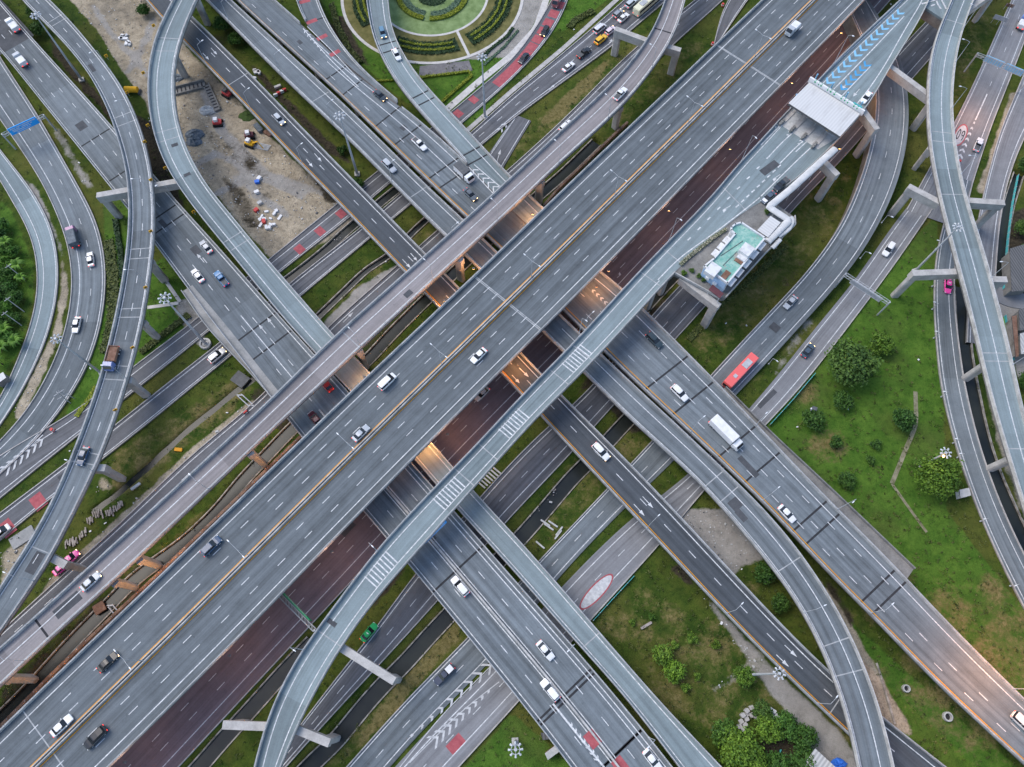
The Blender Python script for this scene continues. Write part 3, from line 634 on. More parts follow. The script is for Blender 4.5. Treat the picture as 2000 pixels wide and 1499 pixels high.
# ---------------- ground sheet: one grid out to the horizon, canals sunk into it
gx = np.r_[-2500, -1200, -600, -350, np.arange(-215, 215.1, .75), 350, 600, 1200, 2500]
gy = np.r_[-1800, -700, -250, -90, np.arange(-45, 245.1, .75), 330, 600, 1300, 3000]
X, Y = np.meshgrid(gx, gy); A = np.zeros(X.shape+(6,)); Z = np.zeros(X.shape)
def pxpoly(pts): return np.array([W(u, v)[:2] for u, v in pts])
def fill(ch, pts, val=1.0, world=False):
    P = np.array(pts, float) if world else pxpoly(pts); ins = np.zeros(X.shape, bool)
    bb = (X > P[:, 0].min()) & (X < P[:, 0].max()) & (Y > P[:, 1].min()) & (Y < P[:, 1].max())
    x, y = X[bb], Y[bb]; c = np.zeros(x.shape, bool)
    for (x0, y0), (x1, y1) in zip(P, np.roll(P, -1, 0)):
        if y0 == y1: continue
        c ^= ((y0 > y) != (y1 > y)) & (x < (x1-x0)*(y-y0)/(y1-y0)+x0)
    ins[bb] = c
    if ch is not None: A[..., ch][ins] = val
    return ins
SAND, DRY, GRAV, SOIL, LUSH, CONC = 0, 1, 2, 3, 4, 5
LU = [[(1460,870),(1700,560),(1830,420),(1850,1000),(2010,1200),(2010,1420),(1900,1270),(1760,1120),(1500,840)], [(1620,1180),(2010,1520),(1750,1520),(1700,1300)], [(620,-10),(1130,-10),(1000,110),(860,215),(790,200),(690,110)],
      [(900,1510),(1000,1390),(1120,1500)], [(190,610),(320,500),(420,640),(250,760)], [(200,400),(250,380),(300,520),(190,760),(120,830),(215,600)], [(1090,70),(1200,-10),(1120,-10)], [(850,210),(1090,10),(1110,30),(920,250)]]
for p in LU: fill(LUSH, p)
for p in [[(1330,660),(1530,430),(1600,350),(1670,330),(1640,440),(1500,610),(1380,720)], [(1420,790),(1560,650),(1700,520),(1740,430),(1710,500),(1560,690)], [(550,1500),(640,1430),(860,1180),(900,1200),(910,1250),(780,1370),(670,1499)],
          [(1000,1050),(1120,880),(1240,790),(1290,850),(1200,940),(1060,1090)], [(220,880),(470,730),(500,760),(300,930),(200,1010)], [(0,1330),(330,1120),(600,870),(640,820),(600,820),(310,1060),(0,1300)], [(960,300),(1290,30),(1310,100),(1000,330)],
          [(1090,330),(1330,80),(1400,80),(1200,270),(1080,390)], [(1890,20),(1960,30),(1850,240),(1815,230),(1880,90)], [(600,610),(820,440),(900,450),(700,640)], [(1250,1130),(1480,1280),(1560,1380),(1380,1440),(1180,1220)], [(1640,1250),(1700,1330),(1780,1420),(1990,1499),(1820,1330)]]: fill(DRY, p, .42)
fill(DRY, [(430,760),(360,830),(260,900),(220,950),(330,900),(470,800)], .6); fill(DRY, [(1170,150),(1190,110),(1100,190),(1050,250),(1090,230)], .9)
fill(DRY, [(680,1480),(760,1360),(900,1210),(890,1250),(800,1360),(720,1450)], .8)
for p in [[(120,-20),(285,-20),(330,60),(420,150),(560,300),(650,380),(705,415),(530,505),(470,440),(380,330),(300,250),(285,200),(240,140),(190,60)], [(66,380),(95,410),(122,500),(134,560),(118,650),(82,740),(35,830),(28,805),(70,720),(108,640),(119,560),(117,490),(98,425)],
          [(500,775),(470,800),(360,890),(210,1030),(120,1110),(95,1135),(40,1220),(70,1215),(200,1075),(330,945),(500,800)], [(690,420),(560,520),(540,530),(590,500),(690,440)], [(1560,1190),(1600,1250),(1650,1330),(1700,1400),(1740,1420),(1790,1440),(1720,1320),(1640,1180),(1590,1120),(1550,1130)]]: fill(SAND, p)
fill(SAND, [(1895,590),(1912,690),(1945,860),(2000,1020),(2000,985),(1960,850),(1925,700),(1908,600)], .8); fill(SAND, [(0,1180),(80,1080),(110,1030),(90,1010),(0,1085)], .7)
fill(SAND, [(1925,380),(1990,180),(1975,180),(1905,380)], .9); fill(SAND, [(200,920),(180,960),(230,960)], .7)
for p in [[(1290,1000),(1415,990),(1500,1090),(1450,1110),(1425,1140),(1500,1215),(1400,1130)], [(1350,1130),(1410,1195),(1490,1280),(1560,1352),(1640,1428),(1700,1510),(1610,1510),(1550,1410),(1500,1350),(1470,1302),(1395,1200)],
          [(600,660),(700,560),(800,500),(850,450),(790,540),(650,650)], [(40,340),(90,440),(130,520),(120,480),(75,370)], [(1000,-20),(900,120),(1010,110),(1070,0),(1060,-20)]]: fill(GRAV, p, .85)
fill(GRAV, [(1480,1270),(1380,1345),(1390,1360),(1500,1300)], .5); fill(GRAV, [(1010,1030),(1100,930),(1130,905),(1070,1000)], .55); fill(GRAV, [(1500,740),(1570,610),(1600,620),(1520,740)], .5)
fill(GRAV, [(860,1180),(990,1030),(960,1030)], .5); fill(GRAV, [(1960,570),(2010,560),(2010,760),(1990,740),(1950,600)], .9)
for p in [[(210,200),(300,240),(330,330),(362,400),(335,480),(300,420),(250,300)], [(470,100),(560,190),(700,330),(640,300),(500,150)], [(600,-10),(670,70),(720,130),(700,120),(640,60)], 
          [(770,1100),(800,1110),(720,1200),(690,1230)], [(1220,640),(1330,560),(1300,620),(1100,800)], [(1480,1440),(1540,1400),(1580,1460),(1500,1510)], [(1150,760),(1200,700),(1300,830),(1240,850)], [(1970,420),(2010,400),(2010,600),(1960,570)], [(1600,1130),(1680,1250),(1660,1190),(1620,1130)],
          [(1330,1100),(1300,1110),(1380,1170)], [(650,30),(700,110),(760,180),(720,120),(670,30)]]: fill(SOIL, p, .8)
fill(SOIL, [(1490,560),(1590,480),(1570,540),(1510,590)], .42); fill(SOIL, [(640,700),(720,620),(900,480),(920,500),(700,740),(600,830)], .5); fill(SOIL, [(480,780),(520,730),(600,820),(560,850)], .6)
fill(SOIL, [(380,240),(480,280),(560,380),(420,300)], .45); fill(SOIL, [(420,330),(480,370),(520,450),(480,450)], .6); fill(SOIL, [(590,330),(700,400),(640,400)], .7)
fill(CONC, [(346,590),(362,582),(402,635),(390,690),(374,650),(350,615)]); fill(SAND, [(350,575),(385,640),(365,650),(340,610)], .8)
g0 = np.random.default_rng(2)
fill(DRY, [(220,890),(470,735),(500,760),(300,930),(210,990)], .5); fill(SAND, [(700,600),(880,470),(860,460),(690,580)], .5); fill(GRAV, [(78,218),(165,372),(192,372),(118,250)], .6); fill(SOIL, [(95,62),(132,112),(200,190),(242,262),(228,252),(150,165),(98,105)], .75); fill(SAND, [(70,45),(95,60),(100,110),(64,70)], .3)
fill(SOIL, [(0,1345),(225,1140),(300,1075),(320,1110),(100,1320),(0,1420)], .6); fill(LUSH, [(-5,380),(30,420),(70,520),(66,590),(40,690),(-5,750)], .7)
for pts, w in (([(400,180),(440,260),(480,300),(520,340),(600,370)], 1.6), ([(395,185),(432,262),(472,306),(512,350),(590,385)], 1.2), ([(370,330),(420,300),(470,320),(500,380),(560,420)], 1.6), ([(300,40),(270,110),(250,140)], 1.6), ([(180,10),(220,70),(270,120),(290,150)], 1.3), ([(420,380),(480,350),(540,345),(640,380)], 1.4)):
    P = resamp(np.array([W(u, v, 0) for u, v in pts]), .6)
    for p in P: d = np.hypot(X-p[0], Y-p[1]); A[..., GRAV] = np.maximum(A[..., GRAV], .75*(d < w)); 
for i in range(34):                                   # worn and weedy patches through the lawns and the lot
    u, v = ((g0.uniform(1480, 2000), g0.uniform(600, 1499)) if i < 16 else (g0.uniform(300, 690), g0.uniform(60, 480))) if i < 30 else (g0.uniform(1180, 1460), g0.uniform(1150, 1400))
    p = W(u, v); r = g0.uniform(2.5, 8); d = np.hypot((X-p[0])*g0.uniform(.6, 1.4), Y-p[1]); ch = DRY if i < 16 or i >= 30 else (SOIL if i % 2 else GRAV); A[..., ch] = np.maximum(A[..., ch], .55*np.clip(1.3-d/r, 0, 1))
for u, v, r in ((1990,1330,26), (1900,1380,16), (1850,1200,12)):
    p = W(u, v); d = np.hypot(X-p[0], Y-p[1]); A[..., DRY] = np.maximum(A[..., DRY], .5*np.clip(1.4-d/r, 0, 1))
# canals: (pixel centre line, width m)
CAN = [([(-20,1425),(60,1345),(140,1255),(200,1195),(262,1130),(362,1060),(425,1000),(475,937),(540,870),(562,845),(640,775),(725,697),(762,655),(812,605),(840,578),(900,520),(985,440),(1107,335),(1165,278)], 3.0),
       ([(545,560),(592,525),(642,485),(675,452),(750,390),(800,350)], 2.4), ([(600,640),(625,615),(675,567),(717,525),(762,500),(812,447),(860,405)], 1.5),
       ([(180,1000),(235,960),(312,890),(362,842),(425,795),(462,762),(500,735)], 1.2),
       ([(560,1545),(605,1495),(660,1446),(685,1411),(740,1346),(772,1314),(792,1296),(830,1251),(870,1209),(960,1110),(1025,1042),(1070,990),(1120,930),(1140,912),(1195,855),(1220,826),(1262,785)], 3.3),
       ([(330,1560),(390,1499),(430,1450),(487,1389),(530,1340),(575,1290),(610,1255)], 3.2), ([(1180,700),(1215,660),(1275,587),(1330,530)], 2.0),
       ([(1878,560),(1879,590),(1886,690),(1898,755),(1918,850),(1940,920),(1975,1000),(2010,1075),(2040,1130)], 3.2), ([(1990,340),(1970,400),(1960,460),(1956,520),(1953,566)], 2.6)]
CR = []
for pts, w in CAN:
    P = gsm(resamp(np.array([W(u, v, 0) for u, v in pts]), 1.0), 3); T = np.gradient(P[:, :2], axis=0); T /= np.hypot(*T.T)[:, None]; N = np.c_[-T[:, 1], T[:, 0], np.zeros(len(T))]
    CR.append((P, N, w))
    bb = (X > P[:, 0].min()-6) & (X < P[:, 0].max()+6) & (Y > P[:, 1].min()-6) & (Y < P[:, 1].max()+6)
    x, y = X[bb], Y[bb]; d = np.full(x.shape, 99.)
    for p in P: d = np.minimum(d, np.hypot(x-p[0], y-p[1]))
    Z[bb] = np.minimum(Z[bb], -1.7*np.clip((w/2+.4-d)/.6, 0, 1)); a = A[bb]; a[:, SOIL] = np.maximum(a[:, SOIL], .35*np.clip((w/2+1.6-d)/1.2, 0, 1)); A[bb] = a
for i in range(6):                                  # soft borders between the covers
    a = A[..., i]
    for _ in range(2):
        a[1:-1] = (a[:-2]+2*a[1:-1]+a[2:])/4; a[:, 1:-1] = (a[:, :-2]+2*a[:, 1:-1]+a[:, 2:])/4
gw = np.sin(X*.11+np.cos(Y*.07)*2)*np.cos(Y*.13)*.12; Z += np.where((abs(X) < 216) & (Z > -.1), np.minimum(gw, 0)-.04, 0)
nx, ny = len(gx), len(gy); idx = np.arange(nx*ny).reshape(ny, nx)
me = bpy.data.meshes.new('ground'); q = np.stack([idx[:-1, :-1], idx[:-1, 1:], idx[1:, 1:], idx[1:, :-1]], -1).reshape(-1, 4)
me.vertices.add(nx*ny); me.vertices.foreach_set('co', np.stack([X, Y, Z], -1).astype('f').ravel())
me.loops.add(q.size); me.loops.foreach_set('vertex_index', q.ravel().astype('i')); me.polygons.add(len(q)); me.polygons.foreach_set('loop_start', np.arange(0, q.size, 4, dtype='i')); me.update(calc_edges=True)
for nm, o_ in (('cover_a', 0), ('cover_b', 3)):
    at = me.attributes.new(nm, 'FLOAT_COLOR', 'POINT'); at.data.foreach_set('color', np.concatenate([A[..., o_:o_+3], np.ones(X.shape+(1,))], -1).astype('f').ravel())
me.materials.append(MATS['ground']); g = bpy.data.objects.new('ground', me); COL.objects.link(g); tag(g, 'grass and bare earth spreading under and between all the roads', 'ground', None, 'structure')
for n_, (P, N, w) in enumerate(CR):
    mb = MB(); l, r = P-N*(w/2+.45), P+N*(w/2+.45); l[:, 2] = r[:, 2] = -.5
    for i in range(len(P)-1): mb.face([l[i], r[i], r[i+1], l[i+1]])
    o = mb.build('water', 'water'); tag(o, 'still dark water in the canal ditch, number '+str(n_) if 0 else ['dark canal along the grass strip left of the motorway','greenish ditch between the two ground roads at centre left','thin green ditch in the grass left of centre','thin weedy ditch in the grass at left','long canal winding down the grass right of the brown road','dark canal under the foot of the pale flyover','small dark ditch under the toll flyover','curved canal along the right hand ramp','black canal beside the teal fence at the right edge'][n_], 'canal', None, 'structure')
    mb = MB()
    for sg in (-1, 1):
        a = P+N*sg*(w/2+.1); b = P+N*sg*(w/2+.38)
        for i in range(len(P)-1):
            p = [(*a[i][:2], -1.2), (*a[i][:2], .12), (*b[i][:2], .12), (*b[i][:2], -.3)]; p2 = [(*a[i+1][:2], -1.2), (*a[i+1][:2], .12), (*b[i+1][:2], .12), (*b[i+1][:2], -.3)]
            for k_ in range(3): mb.face([p[k_], p2[k_], p2[k_+1], p[k_+1]])
    if w > 1.3: mb.build('bank_wall', 'canal_wall', o)
mottled('soil_channel', (.10, .10, .045), (.30, .28, .20), .5)
# stone paths, garden rings
def path(label, pts, w, mat='path_stone', z=.05, cat='path', kind='structure', name='path', h=0):
    P = gsm(resamp(np.array([W(u, v, 0) for u, v in pts]), .8), 2); T = np.gradient(P[:, :2], axis=0); T /= np.hypot(*T.T)[:, None]; N = np.c_[-T[:, 1], T[:, 0], np.zeros(len(T))]
    mb = MB(); z1 = z+h
    for i in range(len(P)-1):
        a, b, c, d = P[i]-N[i]*w/2, P[i]+N[i]*w/2, P[i+1]+N[i+1]*w/2, P[i+1]-N[i+1]*w/2
        mb.face([(*p[:2], z1) for p in (a, b, c, d)]); mb.face([(*a[:2], -.3), (*a[:2], z1), (*d[:2], z1), (*d[:2], -.3)]); mb.face([(*b[:2], -.3), (*c[:2], -.3), (*c[:2], z1), (*b[:2], z1)])
    return tag(mb.build(name, mat), label, cat, None, kind)
GC = np.array((-29.3, 235.6))*H/200
def ring(r0, r1, mat, label, z, a0=0, a1=6.2832, name='path', cat='path', kind='structure'):
    mb = MB(); n = max(8, int((a1-a0)*r1/.9)); A_ = np.linspace(a0, a1, n)
    g = lambda r, t, zz: (GC[0]+r*math.cos(t), GC[1]+r*math.sin(t), zz)
    for t, t2 in zip(A_, A_[1:]):
        mb.face([g(r0, t, z), g(r1, t, z), g(r1, t2, z), g(r0, t2, z)]); mb.face([g(r1, t, -.2), g(r1, t2, -.2), g(r1, t2, z), g(r1, t, z)]); mb.face([g(r0, t, z), g(r0, t2, z), g(r0, t2, -.2), g(r0, t, -.2)])
    return tag(mb.build(name, mat), label, cat, None, kind)
ring(30.2, 31.2, 'path_stone', 'pale outer stone path ringing the round garden', .07); ring(18.4, 19.2, 'path_stone', 'pale inner stone path ringing the round garden lawn', .07)
k = NT('lawn_pale'); pos = k.geo(); k.fin(k.mix(k.mapr(k.noise(pos, .35, 5), .38, .62, 0, 1), (.135, .20, .075), (.22, .30, .13)), .9, .1)
k = NT('lawn_brown'); pos = k.geo(); k.fin(k.mix(k.mapr(k.noise(pos, .3, 5), .38, .62, 0, 1), (.10, .10, .035), (.18, .165, .065)), .9, .1)
ring(12.6, 18.4, 'lawn_pale', 'pale green lawn disc inside the inner garden path', .04, name='lawn', cat='lawn'); ring(19.2, 30.2, 'lawn_brown', 'brownish lawn between the two ring paths of the garden', .04, name='lawn', cat='lawn')
ring(0.05, 12.4, 'lawn_pale', 'pale green centre of the round garden', .05, name='lawn', cat='lawn')
pa = math.atan2(*(np.array(W(905,86)[:2])-GC)[::-1]); 
path('short stone path joining the two garden ring paths', [(893,62),(916,109)], .9, z=.08)
path('pale paved strip along the inner side of the red barred road', [(872,215),(935,160),(1000,108),(1048,55),(1070,-10)], 2.2, z=.09)
path('pale verge strip beside the road with the queue of cars', [(905,262),(1000,178),(1100,95),(1185,18),(1215,-10)], 1.5, 'kerb', .09)
path('narrow concrete garden path left of the wide viaduct', [(288,601),(320,597),(349,592)], 1.0, 'path_stone', .06); path('narrow concrete path below the curving left flyover', [(322,547),(338,570),(352,590)], 1.0, 'path_stone', .06)
path('drain channel crossing the big grass field at right', [(1788,765),(1790,830),(1768,880),(1742,945)], 1.1, 'soil_channel', .02); path('weedy drain line further down the grass field at right', [(1742,945),(1770,985),(1810,1040)], .7, 'soil_channel', .02)
path('thin drain line beside the loop ramp at lower right', [(1712,1295),(1730,1350),(1748,1415)], .5, 'canal_wall', .04)
path('lime green mat strip beside the teal fence', [(1956,620),(1966,665),(1972,704)], 2.2, 'lime_mat', .06)
path('grey access lane joining from the right edge of the photo', [(1930,560),(1965,585),(2010,590)], 5, 'asphalt_worn', .07)
mb = MB(); mb.prism([W(u, v)[:2] for u, v in ((820,130),(916,119),(923,138),(905,143),(818,152))], -.2, .08); tag(mb.build('plaza', 'paving'), 'dark paved plaza patch beneath the round garden', 'paving', None, 'structure')
# ---------------- piers
def pier(rd, base, wd=(2.2, 1.5), beam=True, over=1.5, cap=None, h=None, far=None):
    x, y, _ = W(*base); p = np.array((x, y)); i = ((rd.M[:, :2]-p)**2).sum(1).argmin(); z = rd.M[i, 2]
    if cap is not None: tgt = W2(cap, z)[:2]
    else: tgt = rd.M[i, :2]
    d = tgt-p; L_ = np.hypot(*d); t = rd.V[i, :2]/np.hypot(*rd.V[i, :2]) if L_ < 1.5 else d/L_
    zt = z-1.75-(1.5 if beam else 0)+.02; n = np.array((-t[1], t[0])); mb = MB(); a, b = wd[0]/2, wd[1]/2; c = .3
    oc = [(-a+c, -b), (a-c, -b), (a, -b+c), (a, b-c), (a-c, b), (-a+c, b), (-a, b-c), (-a, -b+c)]
    mb.prism([tuple(p+t*q[0]+n*q[1]) for q in oc], -.5, zt)
    o = mb.build('pier', 'concrete_pier', rd.root)
    if beam:
        mb = MB(); e = p-t*(a+.1); f = tgt+t*over if far is None else W2(far, z)[:2]; zb = z-(1.75 if L_ < rd.wid[i]*.35 else .57); hb = 1.6
        if L_ >= rd.wid[i]*.35: hb = z-.57-zt
        lo = [e, f]; B_ = wd[1]/2+.12
        mb.prism([tuple(e+n*B_), tuple(f+n*B_), tuple(f-n*B_), tuple(e-n*B_)], zb-hb, zb)
        mb.build('cap_beam', 'concrete_pier', o)
    return o
T_, R__, C_, S_, L_r = toll, rightr, curl, sramp, ramp
pier(T_, (1783,252), cap=(1742,127)); pier(T_, (1672,304), cap=(1680,200)); pier(T_, (1597,390), cap=(1590,290)); pier(T_, (1375,636), cap=(1340,545))
pier(T_, (776,1326), cap=(660,1262)); pier(T_, (655,1441), cap=(575,1425)); pier(T_, (478,1412), cap=(520,1420)); pier(T_, (1290,572), (1.5,1.5), False); pier(T_, (1264,602), (1.5,1.5), False)
pier(R__, (1787,328), cap=(1822,285)); pier(R__, (1740,420), cap=(1830,388)); pier(R__, (1902,447), cap=(1880,388)); pier(R__, (1747,578), cap=(1875,528), far=(1936,526)); pier(R__, (1885,740)); pier(R__, (1933,916)); pier(R__, (1904,41), cap=(1880,25)); pier(R__, (1905,590))
for b in ((1310,144),(1201,250),(1052,396),(901,546),(714,716),(516,908),(309,1104),(263,1147),(64,1326)): pier(L_r, b)
pier(L_r, (1200,107), cap=(1290,85))
for b in ((307,660),(286,773),(238,936),(322,548)): pier(S_, b)
pier(S_, (233,424), cap=(262,372), far=(345,351)); pier(S_, (168,1113), cap=(95,1088))
for b in ((406,48),(362,150)): pier(C_, b)
def auto_piers(rd, gap, wd, n=1, a=.06):
    for q in np.arange(gap*.4, rd.len, gap):
        for f in ([.5] if n == 1 else [.25, .75]):
            p = rd.at([q], f)[0][0]; z = p[2]
            if z < 4.2 or abs(p[0]) > 260 or p[1] > 300 or p[1] < -60: continue
            if any(r is not rd and r.inside(p[0], p[1], 1.8)[0] and r.inside(p[0], p[1])[1] < z-1 for r in ROADS): continue
            if any(np.min(np.hypot(P[:, 0]-p[0], P[:, 1]-p[1])) < w/2+1 for P, N, w in CR): continue
            t = rd.V[abs(rd.s-q).argmin(), :2]; mb = MB(); mb.box((p[0], p[1], (z-1.7)/2-.2), (wd, wd*.8, z-1.65+.4), t); mb.build('pier', 'concrete_pier', rd.root)
for rd, gp, wd, n in ((main, 24, 1.8, 2), (d1, 20, 1.5, 2), (d2, 20, 1.6, 1), (d3, 20, 1.6, 1), (d4, 20, 1.5, 2), (aramp, 20, 1.5, 1), (gramp, 18, 1.2, 1)): auto_piers(rd, gp, wd, n)
# gore slab where the toll flyover and the right flyover join
mb = MB(); mb.prism([W(u, v, 13.4)[:2] for u, v in ((1806,14),(1842,38),(1866,-12),(1812,-25),(1800,0))], 12.7, 13.42); o = mb.build('gore_slab', 'asphalt_pale', rightr.root)
mb = MB(); mb.prism([W(u, v, 12.6)[:2] for u, v in ((1803,18),(1845,46),(1850,34),(1810,8))], 9.6, 12.66); mb.build('cap_beam', 'concrete_dark', rightr.root)
# ---------------- vehicles
ALL = {**VIA, **GR}
PAINTED = ('body', 'roof', 'cab', 'bumper')
def wheels(t, xs, y, r=.33, w=.22):
    for x in xs:
        for s_ in (-1, 1):
            mb = MB(); mb.tube((x, s_*y-w/2, r), (x, s_*y+w/2, r), r, n=12); o = mb.build('wheel', 'tyre', t)
            mb = MB(); yy = s_*(y+w/2+.004) ; mb.tube((x, yy-.004, r), (x, yy+.004, r), r*.55, n=10); mb.build('rim', 'steel', o)
def lights(t, xf, xr, y, z, w=.36, tail=True, head='lens_white'):
    for s_ in (-1, 1):
        mb = MB(); mb.box((xf, s_*y, z), (.16, w, .16)); mb.build('headlight', head, t)
        mb = MB(); mb.box((xr, s_*y, z+.12), (.14, w*.85, .2)); mb.build('taillight', 'tail_red', t)
def cabin(t, b, top, z0, z1, w0, w1):
    # glass house with a body coloured roof: b=(x rear, x front) at the belt, top the same at the roof
    mb = MB(); B = [(b[0], -w0, z0), (b[1], -w0, z0), (b[1], w0, z0), (b[0], w0, z0)]; T = [(top[0], -w1, z1), (top[1], -w1, z1), (top[1], w1, z1), (top[0], w1, z1)]
    for i in range(4): mb.face([B[i], B[(i+1) % 4], T[(i+1) % 4], T[i]])
    mb.face(T); mb.build('windows', 'car_glass', t)
    mb = MB(); mb.loft([(top[0]-.06, w1*.86, z1-.10, z1+.05), (top[0]+.1, w1+.03, z1-.12, z1+.08), ((top[0]+top[1])/2, w1+.04, z1-.12, z1+.11), (top[1]-.15, w1+.02, z1-.12, z1+.07), (top[1]+.04, w1*.86, z1-.10, z1+.03)])
    for s_ in (-1, 1):      # door pillar
        xm = (b[0]+b[1])/2; mb.face([(xm-.05, s_*(w0+.012), z0), (xm+.07, s_*(w0+.012), z0), (xm+.05, s_*(w1+.012), z1), (xm-.05, s_*(w1+.012), z1)])
    mb.build('roof', 'car_paint', t, True)
def mirrors(t, x, y, z):
    for s_ in (-1, 1):
        mb = MB(); mb.box((x, s_*(y+.1), z), (.14, .22, .14)); mb.build('mirror', 'car_paint', t)
def proto(kind, tail=True):
    t = bpy.data.objects.new('parked_car' if False else 'car', None); COL.objects.link(t); PLOC[t.name] = (0, 0, 0)
    b = MB()
    if kind == 'sedan':
        b.loft([(-2.3, .66, .34, .78), (-2.15, .80, .27, .90), (-1.3, .87, .22, .95), (0, .89, .2, .93), (1.2, .87, .22, .90), (2.0, .80, .27, .78), (2.28, .62, .34, .66)]); b.build('body', 'car_paint', t, True)
        cabin(t, (-1.72, 1.02), (-1.05, .28), .93, 1.42, .76, .60); wheels(t, (-1.35, 1.38), .76); lights(t, 2.16, -2.22, .58, .62); mirrors(t, .72, .84, .98)
    elif kind == 'hatch':
        b.loft([(-2.05, .68, .34, .9), (-1.9, .82, .27, 1.0), (-1.0, .87, .22, 1.0), (0, .88, .2, .98), (1.0, .86, .22, .95), (1.75, .80, .27, .84), (2.0, .62, .34, .70)]); b.build('body', 'car_paint', t, True)
        cabin(t, (-1.95, .95), (-1.7, .2), .98, 1.5, .77, .63); wheels(t, (-1.25, 1.25), .76); lights(t, 1.88, -2.0, .6, .68); mirrors(t, .66, .84, 1.02)
    elif kind in ('suv', 'van'):
        h = 1.72 if kind == 'suv' else 2.0; l = 2.4
        b.loft([(-l, .74, .42, 1.0), (-l+.15, .88, .34, 1.12), (-1.0, .93, .3, 1.12), (.6, .93, .3, 1.1), (1.6, .9, .3, 1.02), (2.2, .84, .35, .92), (2.45, .68, .42, .78)]); b.build('body', 'car_paint', t, True)
        if kind == 'suv': cabin(t, (-2.2, 1.1), (-1.95, .3), 1.1, h, .83, .68)
        else: cabin(t, (-2.32, 1.75), (-2.2, .85), 1.1, h, .85, .74)
        wheels(t, (-1.45, 1.5), .80, .38); lights(t, 2.3, -2.36, .64, .74); mirrors(t, .95, .9, 1.15)
    elif kind == 'pickup':
        b.loft([(-2.6, .80, .45, .98), (-2.5, .88, .4, 1.02), (-.7, .9, .36, 1.02)]); b.loft([(-.7, .9, .36, 1.08), (.6, .9, .34, 1.06), (1.6, .88, .34, 1.0), (2.3, .82, .38, .9), (2.6, .66, .44, .78)]); b.build('body', 'car_paint', t, True)
        m = MB(); m.box((-1.62, 0, 1.03), (1.72, 1.42, .03)); m.build('cargo_bed', 'steel_dark', t)
        cabin(t, (-.72, 1.1), (-.55, .4), 1.06, 1.66, .80, .66); wheels(t, (-1.65, 1.6), .80, .38); lights(t, 2.46, -2.56, .62, .74); mirrors(t, .9, .88, 1.12)
    return t
def box_truck(cabc, kind):
    t = bpy.data.objects.new('truck', None); COL.objects.link(t); PLOC[t.name] = (0, 0, 0)
    if kind == 'bus':
        b = MB(); b.loft([(-5.7, 1.1, .45, 2.6), (-5.55, 1.25, .35, 2.95), (0, 1.27, .35, 3.0), (5.5, 1.25, .35, 2.95), (5.7, 1.05, .45, 2.5)]); b.build('body', 'car_paint', t, True)
        for s_ in (-1, 1):
            m = MB(); m.box((0, s_*1.262, 1.95), (10.2, .05, .8)); m.build('window_band', 'car_glass', t)
        m = MB(); m.box((5.66, 0, 1.9), (.12, 2.0, 1.0)); m.build('windscreen', 'car_glass', t)
        m = MB(); m.box((-2.2, 0, 3.03), (2.6, 1.6, .22)); m.build('air_unit', 'steel', t); m = MB(); m.box((2.5, 0, 3.0), (1.0, .9, .14)); m.build('roof_hatch', 'steel', t)
        wheels(t, (-3.6, 3.7), 1.08, .48, .3); lights(t, 5.68, -5.68, .95, .85, .3); return t
    L_ = {'long': 7.4, 'box': 4.6, 'dump': 4.4, 'covered': 4.8, 'small': 2.6}[kind]; h = {'long': 3.2, 'box': 2.7, 'dump': 1.7, 'covered': 2.7, 'small': 1.9}[kind]; w = 1.2 if kind != 'small' else .95
    xc = L_/2
    b = MB(); b.loft([(xc, w*.95, .5, 2.1), (xc+.15, w*.98, .45, 2.35), (xc+1.2, w*.97, .45, 2.3), (xc+1.75, w*.92, .45, 1.5), (xc+1.85, w*.85, .5, 1.2)]); b.build('cab', 'car_paint', t, True)
    m = MB(); m.face([(xc+1.28, -w*.82, 2.2), (xc+1.28, w*.82, 2.2), (xc+1.80, w*.84, 1.5), (xc+1.80, -w*.84, 1.5)]); m.build('windscreen', 'car_glass', t)
    m = MB(); m.box((0, 0, .62), (L_+.4, w*1.3, .25)); m.build('chassis', 'steel_dark', t)
    if kind == 'dump':
        m = MB(); z0 = .8
        m.box((-.15, 0, z0+.06), (L_-.4, w*1.9, .12))
        for s_ in (-1, 1): m.box((-.15, s_*w*.95, z0+.5), (L_-.4, .09, .9))
        for s_ in (-1, 1): m.box((-.15+s_*(L_-.45)/2, 0, z0+.5), (.09, w*1.85, .9))
        o = m.build('cargo_body', 'rust', t)
        m = MB(); m.box((-.15, 0, z0+.4), (L_-.6, w*1.75, .5)); m.build('load', 'rust', o)
    else:
        m = MB(); m.loft([(-xc, w*.98, .75, h), (-xc+.1, w, .72, h+.03), (xc-.25, w, .72, h+.03), (xc-.15, w*.98, .75, h)]); m.build('cargo_box', {'long': 'white_plastic', 'box': 'steel_dark', 'covered': 'tarp', 'small': 'white_plastic'}[kind], t)
        if kind == 'box':
            m = MB(); 
            for s_ in (-1, 1): m.box((-.1, s_*(w+.02), 1.6), (L_-.5, .05, 1.7))
            m.build('side_panel', 'white_plastic', t)
    wheels(t, (-xc+.7, -xc+1.7, xc+.9) if kind != 'small' else (-xc+.7, xc+.9), w*.85, .45 if kind != 'small' else .33, .3); lights(t, xc+1.82, -xc-.1, w*.7, .8, .3)
    return t
PROTO = {}
